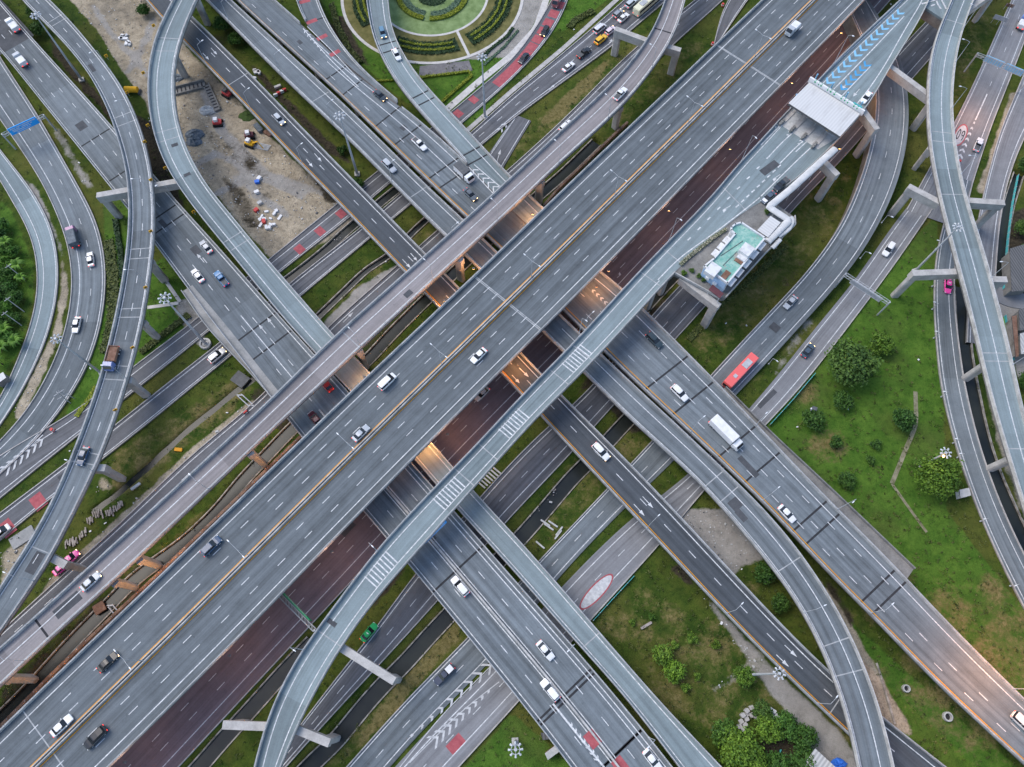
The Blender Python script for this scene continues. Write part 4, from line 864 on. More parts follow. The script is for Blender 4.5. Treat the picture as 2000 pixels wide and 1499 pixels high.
def place(kind, rk, u, v, sgn, col, label, cat='car', scale=1.08, name=None, lit=0, group=None, z=None, head=None):
    rd = ALL[rk]; q, f, p, t = rd.loc(u, v); zz = p[2]+.012
    if f < -.05 or f > 1.05: print('OFF ROAD', label, rk, round(f, 2))
    if kind not in PROTO:
        o = proto(kind) if kind in ('sedan', 'hatch', 'suv', 'van', 'pickup') else box_truck(None, kind); PROTO[kind] = o
    else: o = copy_tree(PROTO[kind])
    nm = name or {'van': 'van', 'pickup': 'pickup_truck', 'bus': 'bus'}.get(kind, 'truck' if kind in ('long', 'box', 'dump', 'covered', 'small') else 'car')
    o.name = nm; o.location = (p[0], p[1], zz); o.rotation_euler = (0, 0, math.atan2(t[1]*sgn, t[0]*sgn)); o.scale = (scale,)*3
    if head is not None: a = W2(head, p[2])[:2]-p[:2]; o.rotation_euler = (0, 0, math.atan2(a[1], a[0]))
    for k_ in ('label', 'category', 'group'):
        if k_ in o: del o[k_]
    tag(o, label, cat, group or 'vehicles on the interchange roads')
    for ch in o.children:
        if ch.name.split('.')[0] in PAINTED+('mirror',): ch.color = (*col, 1)
        if lit and ch.name.startswith('headlight'):
            ch.material_slots[0].link = 'OBJECT'; ch.material_slots[0].material = MATS['head_warm']
    return o
WH, SI, BK, GY, DB = (.78, .78, .77), (.42, .45, .48), (.012, .013, .015), (.10, .12, .14), (.02, .06, .13)
def roofsign(o, c):
    m = MB(); m.box((-.3, 0, 1.6), (.2, .55, .16)); m.build('roof_sign', c, o)
CARS = [('sedan','main',935,697,-1,WH,'white saloon right of the yellow median near the centre of the photo'), ('van','main',757,748,1,WH,'white van on the motorway just above the dark lane joint at centre'),
 ('sedan','main',706,848,1,SI,'silver saloon under a double armed lamp left of the median'), ('suv','main',415,1068,1,DB,'dark blue car on the motorway, lower left, near the outer white line'),
 ('sedan','main',214,1293,1,BK,'black car with glowing headlights near the bottom left median lamp'), ('sedan','main',124,1417,1,WH,'white saloon hugging the median in the bottom left corner'),
 ('suv','main',190,1440,-1,BK,'black car right of the median in the bottom left corner'), ('small','main',1549,60,-1,SI,'pale small truck on the motorway near the top edge','truck'),
 ('pickup','L',1211,187,1,WH,'white pickup on the narrow flyover near the top'), ('sedan','L',180,1137,1,SI,'grey blue saloon with lit headlights on the narrow flyover at lower left'),
 ('dump','S',224,697,1,(.10,.16,.38),'blue cabbed dump truck with an empty rusty bed on the left flyover','truck'), ('sedan','S',165,893,1,DB,'dark blue saloon below the dump truck on the left flyover'),
 ('small','D1',33,60,-1,WH,'white box truck at the far upper left of the wide viaduct','truck'), ('small','D1',48,127,-1,SI,'second small truck at upper left, on the paler viaduct span','truck'),
 ('sedan','D1',404,485,-1,SI,'silver saloon beside the right edge of the wide viaduct'), ('sedan','D1',388,541,-1,WH,'white saloon on the wide viaduct left of the blue pickup'),
 ('pickup','D1',434,547,-1,(.02,.16,.36),'bright blue pickup on the wide viaduct'), ('sedan','D1',617,820,-1,(.10,.02,.03),'dark red car between narrow flyover and motorway'),
 ('suv','D1',899,1146,-1,WH,'white car just below the blue sign on the lower viaduct'), ('sedan','D1',1065,1271,1,WH,'white saloon in the lane right of the lower viaduct median'),
 ('suv','D1',1074,1348,-1,(.8,.8,.8),'white tall car left of the lower viaduct median'), ('sedan','D1',1273,1484,1,WH,'white car leaving the bottom edge on the lower viaduct'),
 ('hatch','D2',547,237,1,SI,'silver hatchback with lit headlights on the dark viaduct at upper left'), ('suv','D2',1173,884,1,WH,'white car on the dark viaduct right of centre'),
 ('suv','D3',761,328,1,SI,'silver car alone on the narrow viaduct at upper centre'), ('sedan','D4',743,190,1,(.02,.035,.05),'black saloon on the broad viaduct near the top'),
 ('pickup','D4',820,285,1,WH,'white pickup on the broad viaduct near the black joints'), ('box','D4',903,340,1,(.8,.82,.83),'white cabbed truck with dark topped box by the chevron nose','truck'),
 ('sedan','D4',919,383,1,GY,'grey car with headlights on just below the dark topped truck'), ('suv','D4',1277,667,1,(.03,.05,.06),'dark green car beside the right parapet of the broad viaduct'),
 ('suv','D4',1326,770,1,WH,'white car crossing a black joint on the broad viaduct'), ('long','D4',1410,845,1,WH,'long white lorry on the broad viaduct right of centre','truck'),
 ('sedan','D4',1535,1005,1,WH,'white saloon by the yellow line on the broad viaduct at right'), ('van','D4',1993,1412,1,(.8,.72,.66),'white van at the lower right corner with warm glow in its paint'),  # warm street glow is put into the van's white paint
 ('hatch','A',748,68,1,(.10,.22,.32),'blue hatchback with lit headlights on the garden ramp'), ('sedan','A',775,110,1,WH,'white saloon behind the blue hatchback on the garden ramp'),
 ('hatch','a',1064,65,-1,BK,'black hatchback on the red road paint, nearer the top'), ('sedan','a',1023,117,-1,(.015,.02,.03),'black saloon on the red road paint, farther from the top'), ('small','a',1089,3,-1,(.3,.12,.12),'reddish truck at the top end of the red painted road','truck'),
 ('sedan','b',1110,134,1,WH,'white saloon last in the queue of cars at the top'), ('pickup','b',1140,107,1,BK,'black pickup in the queue at the top'), ('suv','b',1173,81,1,(.80,.47,.02),'yellow taxi in the queue at the top','taxi'),
 ('van','b',1171,60,1,(.66,.66,.68),'silver white van beside the yellow taxi'), ('hatch','b',1192,63,1,(.72,.62,.66),'pinkish white hatchback partly under the beam of the flyover pier'), ('hatch','b',1207,30,1,(.30,.32,.34),'grey hatchback near the top edge beside a white saloon'),
 ('sedan','b',1217,38,1,WH,'white saloon between grey hatchback and pier beam'), ('suv','b',1232,10,1,(.5,.54,.58),'silver estate car behind the long bus'), ('bus','b',1262,14,1,(.74,.72,.52),'long cream bus in the queue at the top edge','bus'),
 ('covered','i2',148,472,-1,(.22,.06,.22),'dark covered truck with purple cab on the left curve','truck'), ('sedan','i2',179,509,-1,WH,'white saloon beside the dark covered truck'), ('sedan','i2',152,637,1,WH,'white saloon below the dark covered truck near the white line'),
 ('suv','b',426,697,1,WH,'white car with orange headlight on the road emerging from the wide viaduct'), ('van','b',4,1043,1,WH,'white van on the red patch at the left edge'), 
 ('bus','pr',1442,731,1,(.80,.14,.13),'long red bus on the curving road right of centre','bus'), ('sedan','pr',1542,593,1,SI,'silver saloon on the curving road above the red bus'),
 ('suv','q',1733,490,1,(.8,.8,.8),'white car alone on the road next to the big lawn'), ('sedan','q',1576,687,-1,(.06,.09,.12),'dark grey saloon with headlights near the big tree'),
 ('sedan','s',1849,561,1,(.75,.06,.32),'bright pink taxi on the curving road at right','taxi'), ('pickup','t',1908,286,-1,(.7,.7,.72),'silver white pickup beside the painted chevrons at right'), ('small','t',1991,55,-1,(.12,.2,.5),'blue truck in the upper right corner','truck'),
 ('sedan','m',941,771,-1,(.55,.56,.55),'pale car with dark roof in the shade between the motorway and toll flyover'), ('sedan','n',722,1236,1,(.02,.35,.11),'bright green taxi on the brown road','taxi'),
 ('pickup','pr',868,1318,1,(.05,.06,.09),'dark pickup with a pale load by the painted chevrons'), ('sedan','T',1690,194,-1,(.85,.85,.85),'white saloon parked at the right end of the toll roof'),
 ('sedan','T',1499,389,-1,(.08,.11,.15),'dark saloon with a white bonnet parked by the covered walkway'), ('pickup','T',1524,364,-1,(.02,.03,.04),'black pickup parked by the covered walkway'),
 ('suv','c',1105,250,1,(.8,.8,.8),'white car mostly hidden behind the narrow flyover parapet'), ('sedan','c',125,1108,1,(.72,.05,.35),'pink taxi by the pier beam at lower left, the nearer of two','taxi'), ('hatch','c',142,1091,1,(.78,.08,.40),'pink taxi partly beneath the pier beam at lower left','taxi'), ('sedan','D1',638,753,-1,(.5,.05,.05),'red car peeking out beside the narrow flyover near the centre')]
LIT = {'214,1293', '180,1137', '547,237', '919,383', '748,68', '426,697', '1576,687', '743,190', '1173,884'}
for c_0 in CARS:
    kd, rk, u, v, sg, col, lb = c_0[:7]; cat = c_0[7] if len(c_0) > 7 else {'van': 'van', 'pickup': 'pickup'}.get(kd, 'car')
    sc_ = 1.06 if kd not in ('bus', 'long', 'box', 'dump', 'covered', 'small') else (1.2 if kd == 'small' else 1.06)
    o = place(kd, rk, u, v, sg, col, lb, cat, sc_, 'taxi' if cat == 'taxi' else None, f'{u},{v}' in LIT)
    if cat == 'taxi': PLOC[o.name] = (0, 0, 0); roofsign(o, 'white_plastic')
    if 'white bonnet' in lb:
        pass
# pale load on the dark pickup, bonnet panel on the parked saloon
o = [x for x in COL.objects if x.get('label', '').startswith('dark pickup with a pale load')][0]; PLOC[o.name] = (0, 0, 0); m = MB(); m.box((-1.6, 0, 1.45), (1.5, 1.4, .8)); m.build('load', 'white_plastic', o)
o = [x for x in COL.objects if x.get('label', '').startswith('dark saloon with a white bonnet')][0]; PLOC[o.name] = (0, 0, 0); m = MB(); m.face([(1.05, -.68, .925), (1.9, -.62, .83), (1.9, .62, .83), (1.05, .68, .925)]); m.build('bonnet', 'white_plastic', o)
# a motorcycle beside the narrow flyover
def motorbike(u, v):
    p = W(u, v, .15); t = thing('motorcycle', 'red motorcycle with rider beside the left parapet of the narrow flyover', 'motorcycle', p)
    b = MB(); x, y, z = p
    for dx in (-.45, .45): b.tube((x+dx*.76-.03, y+dx*.65, z+.3), (x+dx*.76+.03, y+dx*.65-.03, z+.3), .3, n=10)
    b.build('wheels', 'tyre', t); b = MB(); b.loft([(-.6, .12, .4, .75), (0, .2, .35, .85), (.5, .14, .45, .95)])
    b.v = [(x+.76*q[0]-.65*q[1], y+.65*q[0]+.76*q[1], z+q[2]) for q in b.v]; b.build('body', 'red_plastic', t)
motorbike(481, 806)
# ---------------- lamps
def ordn(i): return ['first', 'second', 'third', 'fourth', 'fifth', 'sixth', 'seventh', 'eighth', 'ninth', 'tenth', 'eleventh', 'twelfth', 'thirteenth'][i]
def lamp_proto(hh, arms, alen):
    t = thing('street_lamp', None, None)
    m = MB(); m.tube((0, 0, 0), (0, 0, hh), .085, .05, 8); m.tube((0, 0, 0), (0, 0, .35), .2, .18, 8); m.build('pole', 'steel', t)
    for s_ in arms:
        m = MB(); m.tube((0, 0, hh-.1), (s_*alen*.5, 0, hh+.25), .045, n=6); m.tube((s_*alen*.5, 0, hh+.25), (s_*alen, 0, hh+.35), .04, n=6); a = m.build('arm', 'steel', t)
        m = MB(); m.loft([(alen-.1, .07, hh+.24, hh+.42), (alen+.2, .14, hh+.22, hh+.46), (alen+.62, .08, hh+.25, hh+.43)]); m.v = [(q[0]*s_, q[1], q[2]) for q in m.v]; m.build('lamp_head', 'lens_white', a)
    return t
LP = {'double': lamp_proto(9.5, (-1, 1), 2.3), 'single': lamp_proto(7.5, (1,), 1.8), 'tall': lamp_proto(10.5, (1,), 1.0), 'short': lamp_proto(3.6, (1,), 1.0)}; LU_ = set()
def lamp(kd, pos, direc, label, group):
    o = LP[kd] if kd not in LU_ else copy_tree(LP[kd]); LU_.add(kd); o.location = pos; o.rotation_euler = (0, 0, math.atan2(direc[1], direc[0])); PLOC[o.name] = tuple(pos)
    for k_ in ('label', 'category', 'group'):
        if k_ in o: del o[k_]
    return tag(o, label, 'street lamp', group)
for i, (u, v) in enumerate([(1470,118),(1340,245),(1200,388),(1037,547),(865,718),(690,885),(490,1087),(283,1292)]):
    q, f, p, t = main.loc(u, v); c = main.at([q], .502)[0][0]; x = -main.V[abs(main.s-q).argmin(), :2]
    lamp('double', (c[0], c[1], 13.0), x, f'double armed lamp on the motorway median, {ordn(i)} counted from the top', 'double lamps along the motorway median')
SL = [(toll, 'L', 'tall', 'pale toll flyover', [(1627,126),(1442,322),(1304,474),(1130,662),(735,1077),(592,1267)]), (d2, 'L', 'single', 'dark viaduct', [(405,130),(492,222),(592,328),(1262,1032),(1412,1203),(1592,1376)]),
      (d3, 'L', 'single', 'narrow viaduct', [(450,48),(550,150),(650,245),(766,360),(886,480),(1570,1196)]), (ramp, 'R', 'single', 'narrow warm flyover', [(1275,138),(1190,236),(1092,322),(975,436),(847,550),(707,680),(411,957),(54,1290)]),
      (sramp, 'R', 'single', 'left curving flyover', [(222,140),(270,235),(303,385),(285,560),(250,742),(185,922),(75,1138)]), (rightr, 'R', 'single', 'right flyover', [(1878,60),(1858,125),(1857,215),(1873,345),(1932,545),(1974,715)]),
      (d4, 'L', 'single', 'broad viaduct', [(1140,649),(1348,848),(1487,980),(1700,1197)]), (d4, 'R', 'tall', 'broad viaduct right edge', [(1475,830),(1632,996),(1975,1345)]), (GR['s'], 'L', 'short', 'curving road by the canal', [(1827,487),(1822,560),(1823,605),(1827,662),(1841,775),(1862,867),(1871,895),(1918,1018),(1975,1142)]),
      (GR['pr'], 'R', 'short', 'bus road outer edge', [(1722,435),(1680,505),(1500,710)]), (d1, 'R', 'single', 'wide viaduct', [(345,392),(1120,1262),(1268,1440)])]
for rd, sd, kd, nm, pts in SL:
    for i, (u, v) in enumerate(sorted(pts, key=lambda p: p[1])):
        q, f, p, t = rd.loc(u, v); e, x = rd.at([q], 0 if sd == 'L' else .999999); x = x[0][:2]*(1 if sd == 'L' else -1); e = e[0]; 
        if kd == 'short': x = -x; e = e-np.array((*(-x), 0))*.6
        else: e = e+np.array((*x, 0))*.17
        word = {'tall': 'tall slim lamp', 'single': 'grey single arm lamp', 'short': 'small post lamp'}[kd]
        lamp(kd, (e[0], e[1], e[2]+(.93 if rd.elev else 0)), x, f'{word} on the {nm}, {ordn(i)} counted from the top', f'lamps along the {nm}')
mottled('lamp_grey', (.42, .44, .46), (.60, .62, .64), 1)
# high masts with a ring of floodlights
def mast(hh=25.0):
    t = thing('light_mast', None, None); m = MB(); m.tube((0, 0, -.3), (0, 0, hh), .42, .16, 10); m.build('pole', 'steel', t)
    m = MB(); m.box((0, 0, .15), (1.6, 1.6, .6)); m.build('footing', 'concrete', t)
    m = MB(); A_ = np.linspace(0, 2*math.pi, 17)
    for a, b in zip(A_, A_[1:]): m.tube((0.95*math.cos(a), 0.95*math.sin(a), hh), (0.95*math.cos(b), 0.95*math.sin(b), hh), .09, n=6, caps=False)
    for a in A_[:-1:4]: m.tube((0, 0, hh), (0.95*math.cos(a), 0.95*math.sin(a), hh), .06, n=5, caps=False)
    m.tube((0, 0, hh-.1), (0, 0, hh+.5), (.4), .34, 12); r = m.build('head_ring', 'steel', t)
    for a in A_[:-1:2]:
        c, s_ = math.cos(a), math.sin(a); m = MB(); m.tube((1.0*c, 1.0*s_, hh+.2), (1.5*c, 1.5*s_, hh-.1), .16, .27, 9); m.build('floodlight', 'lamp_grey', r)
    return t
mp = mast(); first = True
for (u, v, hh, lb) in ((160,157,25,'between wide viaduct and left flyover at upper left'), (698,341,25,'at the edge of the dirt lot at upper centre'), (947,229,24,'beside the red barred road at the top'), (402,672,26,'by the concrete apron left of centre'), (200,731,22,'between the left curve and the left flyover'),
        (1787,530,22,'in the grass below the right flyover pier'), (1800,910,11.5,'beside the big tree in the lawn, one floodlight lit'), (1463,1318,21,'by the gravel track at lower right'), (1006,1448,23,'in the grass patch at the bottom edge')):
    o = mp if first else copy_tree(mp); first = False; o.location = W(u, v); o.scale = (hh/25 if hh > 15 else .9, hh/25 if hh > 15 else .9, hh/25); o.rotation_euler = (0, 0, random.random()); PLOC[o.name] = (0, 0, 0)
    for k_ in ('label', 'category', 'group'):
        if k_ in o: del o[k_]
    tag(o, 'high mast with floodlight ring '+lb, 'light mast', 'high light masts'); o.name = 'light_mast'
    if 'lit' in lb:
        fl = [c for c in o.children if c.name.startswith('head_ring')][0].children
        best = min(fl, key=lambda c: sum((np.array([v_.co[i] for v_ in c.data.vertices]).mean()-w_)**2 for i, w_ in ((0, -1.3), (1, -1.3))))
        best.material_slots[0].link = 'OBJECT'; best.material_slots[0].material = MATS['lamp_warm']
        l = bpy.data.lights.new('flood_glow', 'POINT'); l.energy = 70; l.color = (1, .55, .2); l.shadow_soft_size = .4; lo = bpy.data.objects.new('flood_glow', l); COL.objects.link(lo); x, y, _ = W(u, v); lo.location = (x-1.6, y-1.6, hh-1.2)
# sodium lamps fixed below the motorway and along its edge (lit in the photo)
def sodium(u, v, zt, power, lb, z=None, col=(1, .44, .15)):
    x, y, _ = W(u, v, zt); t = thing('sodium_lamp', 'small lit orange lamp '+lb, 'lamp', (x, y, zt), 'lit orange lamps around the motorway')
    m = MB(); m.box((x, y, zt+.14), (.7, .5, .2)); m.build('housing', 'steel_dark', t); m = MB(); m.box((x, y, zt), (.55, .4, .14)); m.build('lamp_glass', 'lamp_warm', t)
    l = bpy.data.lights.new('lamp_light', 'POINT'); l.energy = power; l.color = col; l.shadow_soft_size = .5; o = bpy.data.objects.new('lamp_light', l); COL.objects.link(o); o.location = (0, 0, -.35); o.parent = t
for u, v, pw, lb in ((1300,405,520,'right of the motorway above centre'), (1183,523,520,'at the motorway edge just right of centre'), (1637,58,520,'at the motorway edge near the top'), (1541,156,520,'at the motorway edge near the toll roof'), (1420,285,520,'at the motorway edge opposite the plaza'), (868,843,420,'at the motorway edge left of centre beside the toll flyover'),
        (642,1072,520,'at the motorway edge below centre'), (442,1275,420,'at the motorway edge lower left'), (238,1483,420,'at the motorway edge in the bottom corner')): sodium(u+6, v+6, 11.6, pw, lb, None, (1, .55, .36))
for u, v, pw, lb in ((835,868,850,'under the motorway over the narrow ramp, lower side'), (712,737,600,'under the motorway over the narrow ramp, upper side'), (868,588,850,'under the motorway over the dark viaduct, upper side'), (1012,712,850,'under the motorway over the dark viaduct, lower side'), (1040,418,850,'under the motorway over the broad viaduct, upper side'), (1165,560,500,'under the motorway over the broad viaduct, lower side'), (925,525,700,'under the motorway by the orange lit pier')): sodium(u, v, 10.6, pw, lb)
for u, v, zz, pw, lb in ((545,908,9.5,800,'below the upper left motorway edge by the single pier'), (335,1108,9.5,800,'below the upper left motorway edge, upper of two piers'), (292,1150,9.5,800,'below the upper left motorway edge, lower of two piers'), (95,1340,9.5,800,'below the upper left motorway edge in the corner'), (1690,170,10.8,700,'under the toll plaza by the pier'), (1700,60,11,800,'under the top of the toll flyover'), (1640,290,11,500,'under the right side of the toll plaza')): sodium(u, v, zz, pw, lb)
l = bpy.data.lights.new('street_glow', 'POINT'); l.energy = 4500; l.color = (1, .40, .13); l.shadow_soft_size = .3; lo = bpy.data.objects.new('street_glow', l); COL.objects.link(lo)
lo.location = W(1972, 1322, 16.2)
l2 = lo.copy(); l2.data = l.copy(); l2.data.energy = 1500; l2.data.color = (1, .5, .3); COL.objects.link(l2); l2.location = W(1925, 195, 8.5)
# ---------------- trees and plants
def crown(mb, c, r, nc, nl, ls, flat=.75, seed=0, spread=.30):
    g = np.random.default_rng(seed)
    for i in range(nc):
        d = g.normal(size=3); d[2] = abs(d[2])*.9-.25; d /= np.linalg.norm(d); az = math.atan2(d[1], d[0]); rr = g.uniform(.35, 1.0)**.6*(1+.14*math.sin(3*az+seed)+.10*math.sin(7*az+2*seed)+.07*math.sin(11*az))
        cc = np.array(c)+d*np.array((r, r, r*flat))*rr*.82; tn = g.uniform(.15, .85)
        for k_ in range(nl):
            o = g.normal(size=3)*r*spread*.5*np.array((1, 1, .7)); p = cc+o; n = o/np.linalg.norm(o)*.7+g.normal(size=3)*.5+np.array((0, 0, .5)); n /= np.linalg.norm(n)
            a = np.cross(n, g.normal(size=3)); a /= np.linalg.norm(a); b = np.cross(n, a); s_ = ls*g.uniform(.6, 1.3)
            mb.face([p-a*s_, p-b*s_*.6, p+a*s_, p+b*s_*.6], tone=float(np.clip(tn+g.normal()*.18, 0, 1)))
def tree_proto(nm, r, hh, nc, nl, ls, seed, flat=.75):
    t = thing(nm, None, None); m = MB(); m.tube((0, 0, -.2), (.1, 0, hh*.55), r*.075, r*.05, 8)
    g = np.random.default_rng(seed)
    for i in range(6):
        a = i*1.05+g.uniform(0, .5); m.tube((.1, 0, hh*(.32+.03*i)), (r*.6*math.cos(a), r*.6*math.sin(a), hh*(.62+.04*i)), r*.035, r*.012, 5)
    m.build('trunk', 'bark', t); m = MB(); crown(m, (0, 0, hh*.68), r, nc, nl, ls, flat, seed); m.build('crown', 'leaf', t); return t
TP = {'big': tree_proto('tree', 6.0, 7.5, 150, 42, .42, 3), 'mid': tree_proto('tree', 2.6, 3.4, 60, 34, .26, 5), 'small': tree_proto('bush', 1.3, 1.5, 26, 26, .2, 9, .7)}; TU = set()
def tree(kd, u, v, r, tint, label, cat='tree', group='trees and bushes on the lawns', h=0):
    o = TP[kd] if kd not in TU else copy_tree(TP[kd]); TU.add(kd); s_ = r/{'big': 6.0, 'mid': 2.6, 'small': 1.3}[kd]; o.location = W(u, v, h) if h == 0 else W(u, v, h); o.scale = (s_, s_, s_*random.uniform(.85, 1.05)); o.rotation_euler = (0, 0, random.uniform(0, 6.28)); PLOC[o.name] = (0, 0, 0)
    o.name = {'tree': 'tree', 'bush': 'bush'}.get(cat, 'tree')
    for k_ in ('label', 'category', 'group'):
        if k_ in o: del o[k_]
    tag(o, label, cat, group)
    for c in o.children:
        if c.name.startswith('crown'): c.color = (*tint, 1)
    return o
G1, G2, G3, G4 = (.75,.9,.8), (1,1,1), (1.9,1.7,1.1), (1.25,1.25,.7)
TREES = [('big',1648,725,6.3,G2,'largest round tree at the top left of the big lawn'), ('mid',1716,680,3.3,G4,'lighter tree right next to the largest lawn tree'), ('mid',1640,790,2.6,G1,'dark bush tree directly below the largest lawn tree'), ('mid',1583,823,2.9,G1,'bush tree with the short lamp post at the left of the lawn'),
 ('mid',1757,825,3.0,(.6,.8,.75),'dark tree beside the concrete drain channel'), ('small',1630,866,1.9,G1,'neat dark bush in the left middle of the lawn'), ('small',1709,871,1.6,G1,'dark bush in the middle of the lawn below the drain tree'), ('small',1697,899,1.3,(.9,1,.9),'small pale bush in the middle of the lawn'), ('mid',1650,942,2.2,G1,'scraggly bush near the service shelf of the viaduct'),
 ('big',1812,938,5.4,G4,'big yellow green tree beside the floodlight mast in the lawn'), ('mid',1291,1278,2.4,G3,'bright green tree, upper of the pair at lower centre'), ('mid',1314,1310,2.5,(2.0,1.9,1.0),'bright yellow green tree, lower of the pair at lower centre'), ('small',1317,1260,1.1,G3,'little bright bush just above the bright pair of trees'),
 ('small',1350,1249,1.5,G3,'bright bush right of the bright pair, upper right'), ('small',1395,1259,1.3,(1.5,1.3,.7),'olive bush near the gravel track'), ('small',1360,1322,1.0,G3,'little bright bush right of the bright pair, lower right'), ('small',1338,1344,1.2,G3,'bright bush lowest below the bright pair'), ('mid',1450,1322,2.4,(1.4,1.35,.8),'olive tree by the base of the mast at the gravel track'),
 ('small',1234,1217,.9,G3,'tiny bright shrub near the teal edged road'), ('small',1272,1206,.9,(1.2,1.3,.9),'tiny dull shrub beside the plank in the grass'),
 ('big',1440,1470,5.0,(1.6,1.5,.8),'big yellow green tree at the bottom edge near the block pile'), ('mid',1412,1432,3.0,(1.1,1.2,.9),'dull green tree left of the bottom tree cluster'), ('mid',1494,1425,3.0,(1.7,1.6,.9),'bright tree at the upper right of the bottom cluster'), ('mid',1526,1418,2.9,(.9,1.1,.9),'grey green tree beside the broken white panels'), ('mid',1483,1387,2.2,G2,'green bush above the block pile'),
 ('mid',1560,1440,3.0,(.7,.85,.7),'dark tree by the gravel track at the bottom'), ('mid',1560,1485,3.0,G1,'dark tree beside the grey shed roof at the bottom'), ('mid',1510,1490,2.8,(.8,1.0,.8),'dark tree at the bottom edge left of the shed'), ('mid',1487,1122,2.6,(.6,.75,.6),'dark scrub tree inside the loop ramp'), ('mid',1520,1180,2.2,(.7,.8,.6),'dark scrub tree lower inside the loop ramp'),
 ('mid',1990,455,2.6,G2,'green tree at the right edge behind the teal fence'), ('mid',2001,495,2.3,G4,'tree at the right edge beside the dark roof'), ('mid',1996,750,2.4,(.8,1,.8),'tree at the right edge below the sheds'), ('mid',1998,330,2.6,G1,'dark tree at the right edge near the outer road'),
 ('mid',80,68,2.6,(.6,.75,.6),'dark tree at upper left between viaduct and left flyover'), ('mid',72,30,2.4,(.6,.8,.6),'dark tree at upper left nearest the top'), ('small',118,222,1.6,G2,'bush right of the blue sign at upper left'), ('mid',440,60,3.0,(.5,.7,.5),'dark tree between two viaducts near the top left'), ('mid',465,85,2.5,(.6,.8,.5),'dark bushy tree between two viaducts, lower one'),
 ('mid',285,30,2.2,(.5,.7,.5),'dark bush above the dark viaduct at the top'), ('mid',700,365,2.0,(.55,.7,.5),'dark bush near the foot of the mast at upper centre'), ('small',672,300,1.8,(.5,.65,.5),'low dark bush left of the mast at upper centre'),
 ('mid',8,505,2.8,(1.0,1.2,.8),'dense green tree at the left edge, upper'), ('mid',22,545,2.6,(.7,.9,.6),'dark tree at the left edge, middle'), ('mid',35,590,2.4,(.8,1.0,.8),'round tree at the left edge beside the curve'), ('mid',5,585,2.8,(.5,.7,.5),'darkest tree at the left edge'), ('mid',5,640,2.6,(.7,.9,.7),'green tree at the left edge, lower'), ('mid',35,625,1.8,(.7,.9,.7),'small round tree at the left edge, lower'), ('mid',2,470,2.6,(.5,.8,.6),'dark tree at the very left edge, topmost'), 
 ('mid',15,520,2.6,(1.3,1.5,.8),'bright green tree at the left edge between two banana palms'), ('mid',28,500,2.2,(.9,1.2,.7),'green tree at the left edge just under the highest banana palm'), ('mid',3,540,2.5,(1.1,1.3,.8),'leafy tree at the very left edge level with the dark middle tree'), ('mid',15,610,2.5,(1.0,1.3,.7),'leafy tree behind the middle utility pole at the left edge'), ('mid',22,570,2.4,(.6,.9,.6),'dark leafy tree between the two middle trees of the thicket'), ('mid',25,665,2.0,(.9,1.2,.8),'low tree among the lower banana palms at left'), ('mid',3,670,2.4,(.9,1.2,.7),'tree at the left edge above the lowest banana palm'), ('mid',10,450,2.4,(.8,1.1,.7),'tree at the left edge above the highest banana palm'), ('small',1335,536,.9,G4,'clipped bush at the lower corner of the toll office yard'), ('small',1350,530,.8,G2,'clipped ball bush beside the toll office wall, leftmost'), ('small',1364,541,.8,G2,'clipped ball bush beside the toll office wall, second'), ('small',1374,548,.8,G2,'clipped ball bush beside the toll office wall, rightmost'), ('small',1497,416,.9,G2,'bush by the covered walkway corner')]
for kd, u, v, r, tint, lb in TREES:
    office = 'toll office' in lb or 'walkway corner' in lb
    tree(kd, u, v, r, tint, lb, 'bush' if kd == 'small' else 'tree', h=13.4 if office else 0)
def banana(u, v, r, label, seed):
    x, y, _ = W(u, v); t = thing('banana_palm', label, 'palm', (x, y, 0), 'banana palms at the left edge'); g = np.random.default_rng(seed)
    m = MB(); m.tube((x, y, -.1), (x, y, 2.0), .2, .13, 8); m.build('trunk', 'bark', t); m = MB()
    for i in range(13):
        a = i*2.4+g.uniform(-.2, .2); l = r*g.uniform(.75, 1.1); d = np.array((math.cos(a), math.sin(a))); n = np.array((-d[1], d[0])); w = .34*r/2.4*g.uniform(.8, 1.2); tn = g.uniform(.1, 1)
        pts = []
        for k_ in np.linspace(0, 1, 7):
            pts.append((np.array((x, y))+d*l*k_, 2.0+1.5*math.sin(k_*2.3)-1.1*k_*k_, w*math.sin(math.pi*min(.97, k_*.9+.08))))
        for (p, z, w0), (p2, z2, w1) in zip(pts, pts[1:]):
            for sg in (-1, 1): m.face([(*p, z), (*(p+n*w0*sg), z-.12*w0*2), (*(p2+n*w1*sg), z2-.12*w1*2), (*p2, z2)], tone=float(np.clip(tn+sg*.1, 0, 1)))
    m.build('frond', 'palm_leaf', t)
for i, (u, v, r, lb) in enumerate(((38,672,2.6,'banana palm beside the inner curve at left, rightmost of the lower clump'), (12,684,2.7,'banana palm at the left edge, lowest one'), (18,650,2.4,'banana palm at the left edge above the lowest one'), (42,525,2.6,'bright banana palm beside the utility pole at left'), (20,480,2.3,'banana palm highest in the left edge thicket'), (5,712,2.0,'small banana palm at the bottom of the thicket'), (50,550,2.0,'banana palm beside the curve below the bright one'))): banana(u, v, r, lb, i+20)
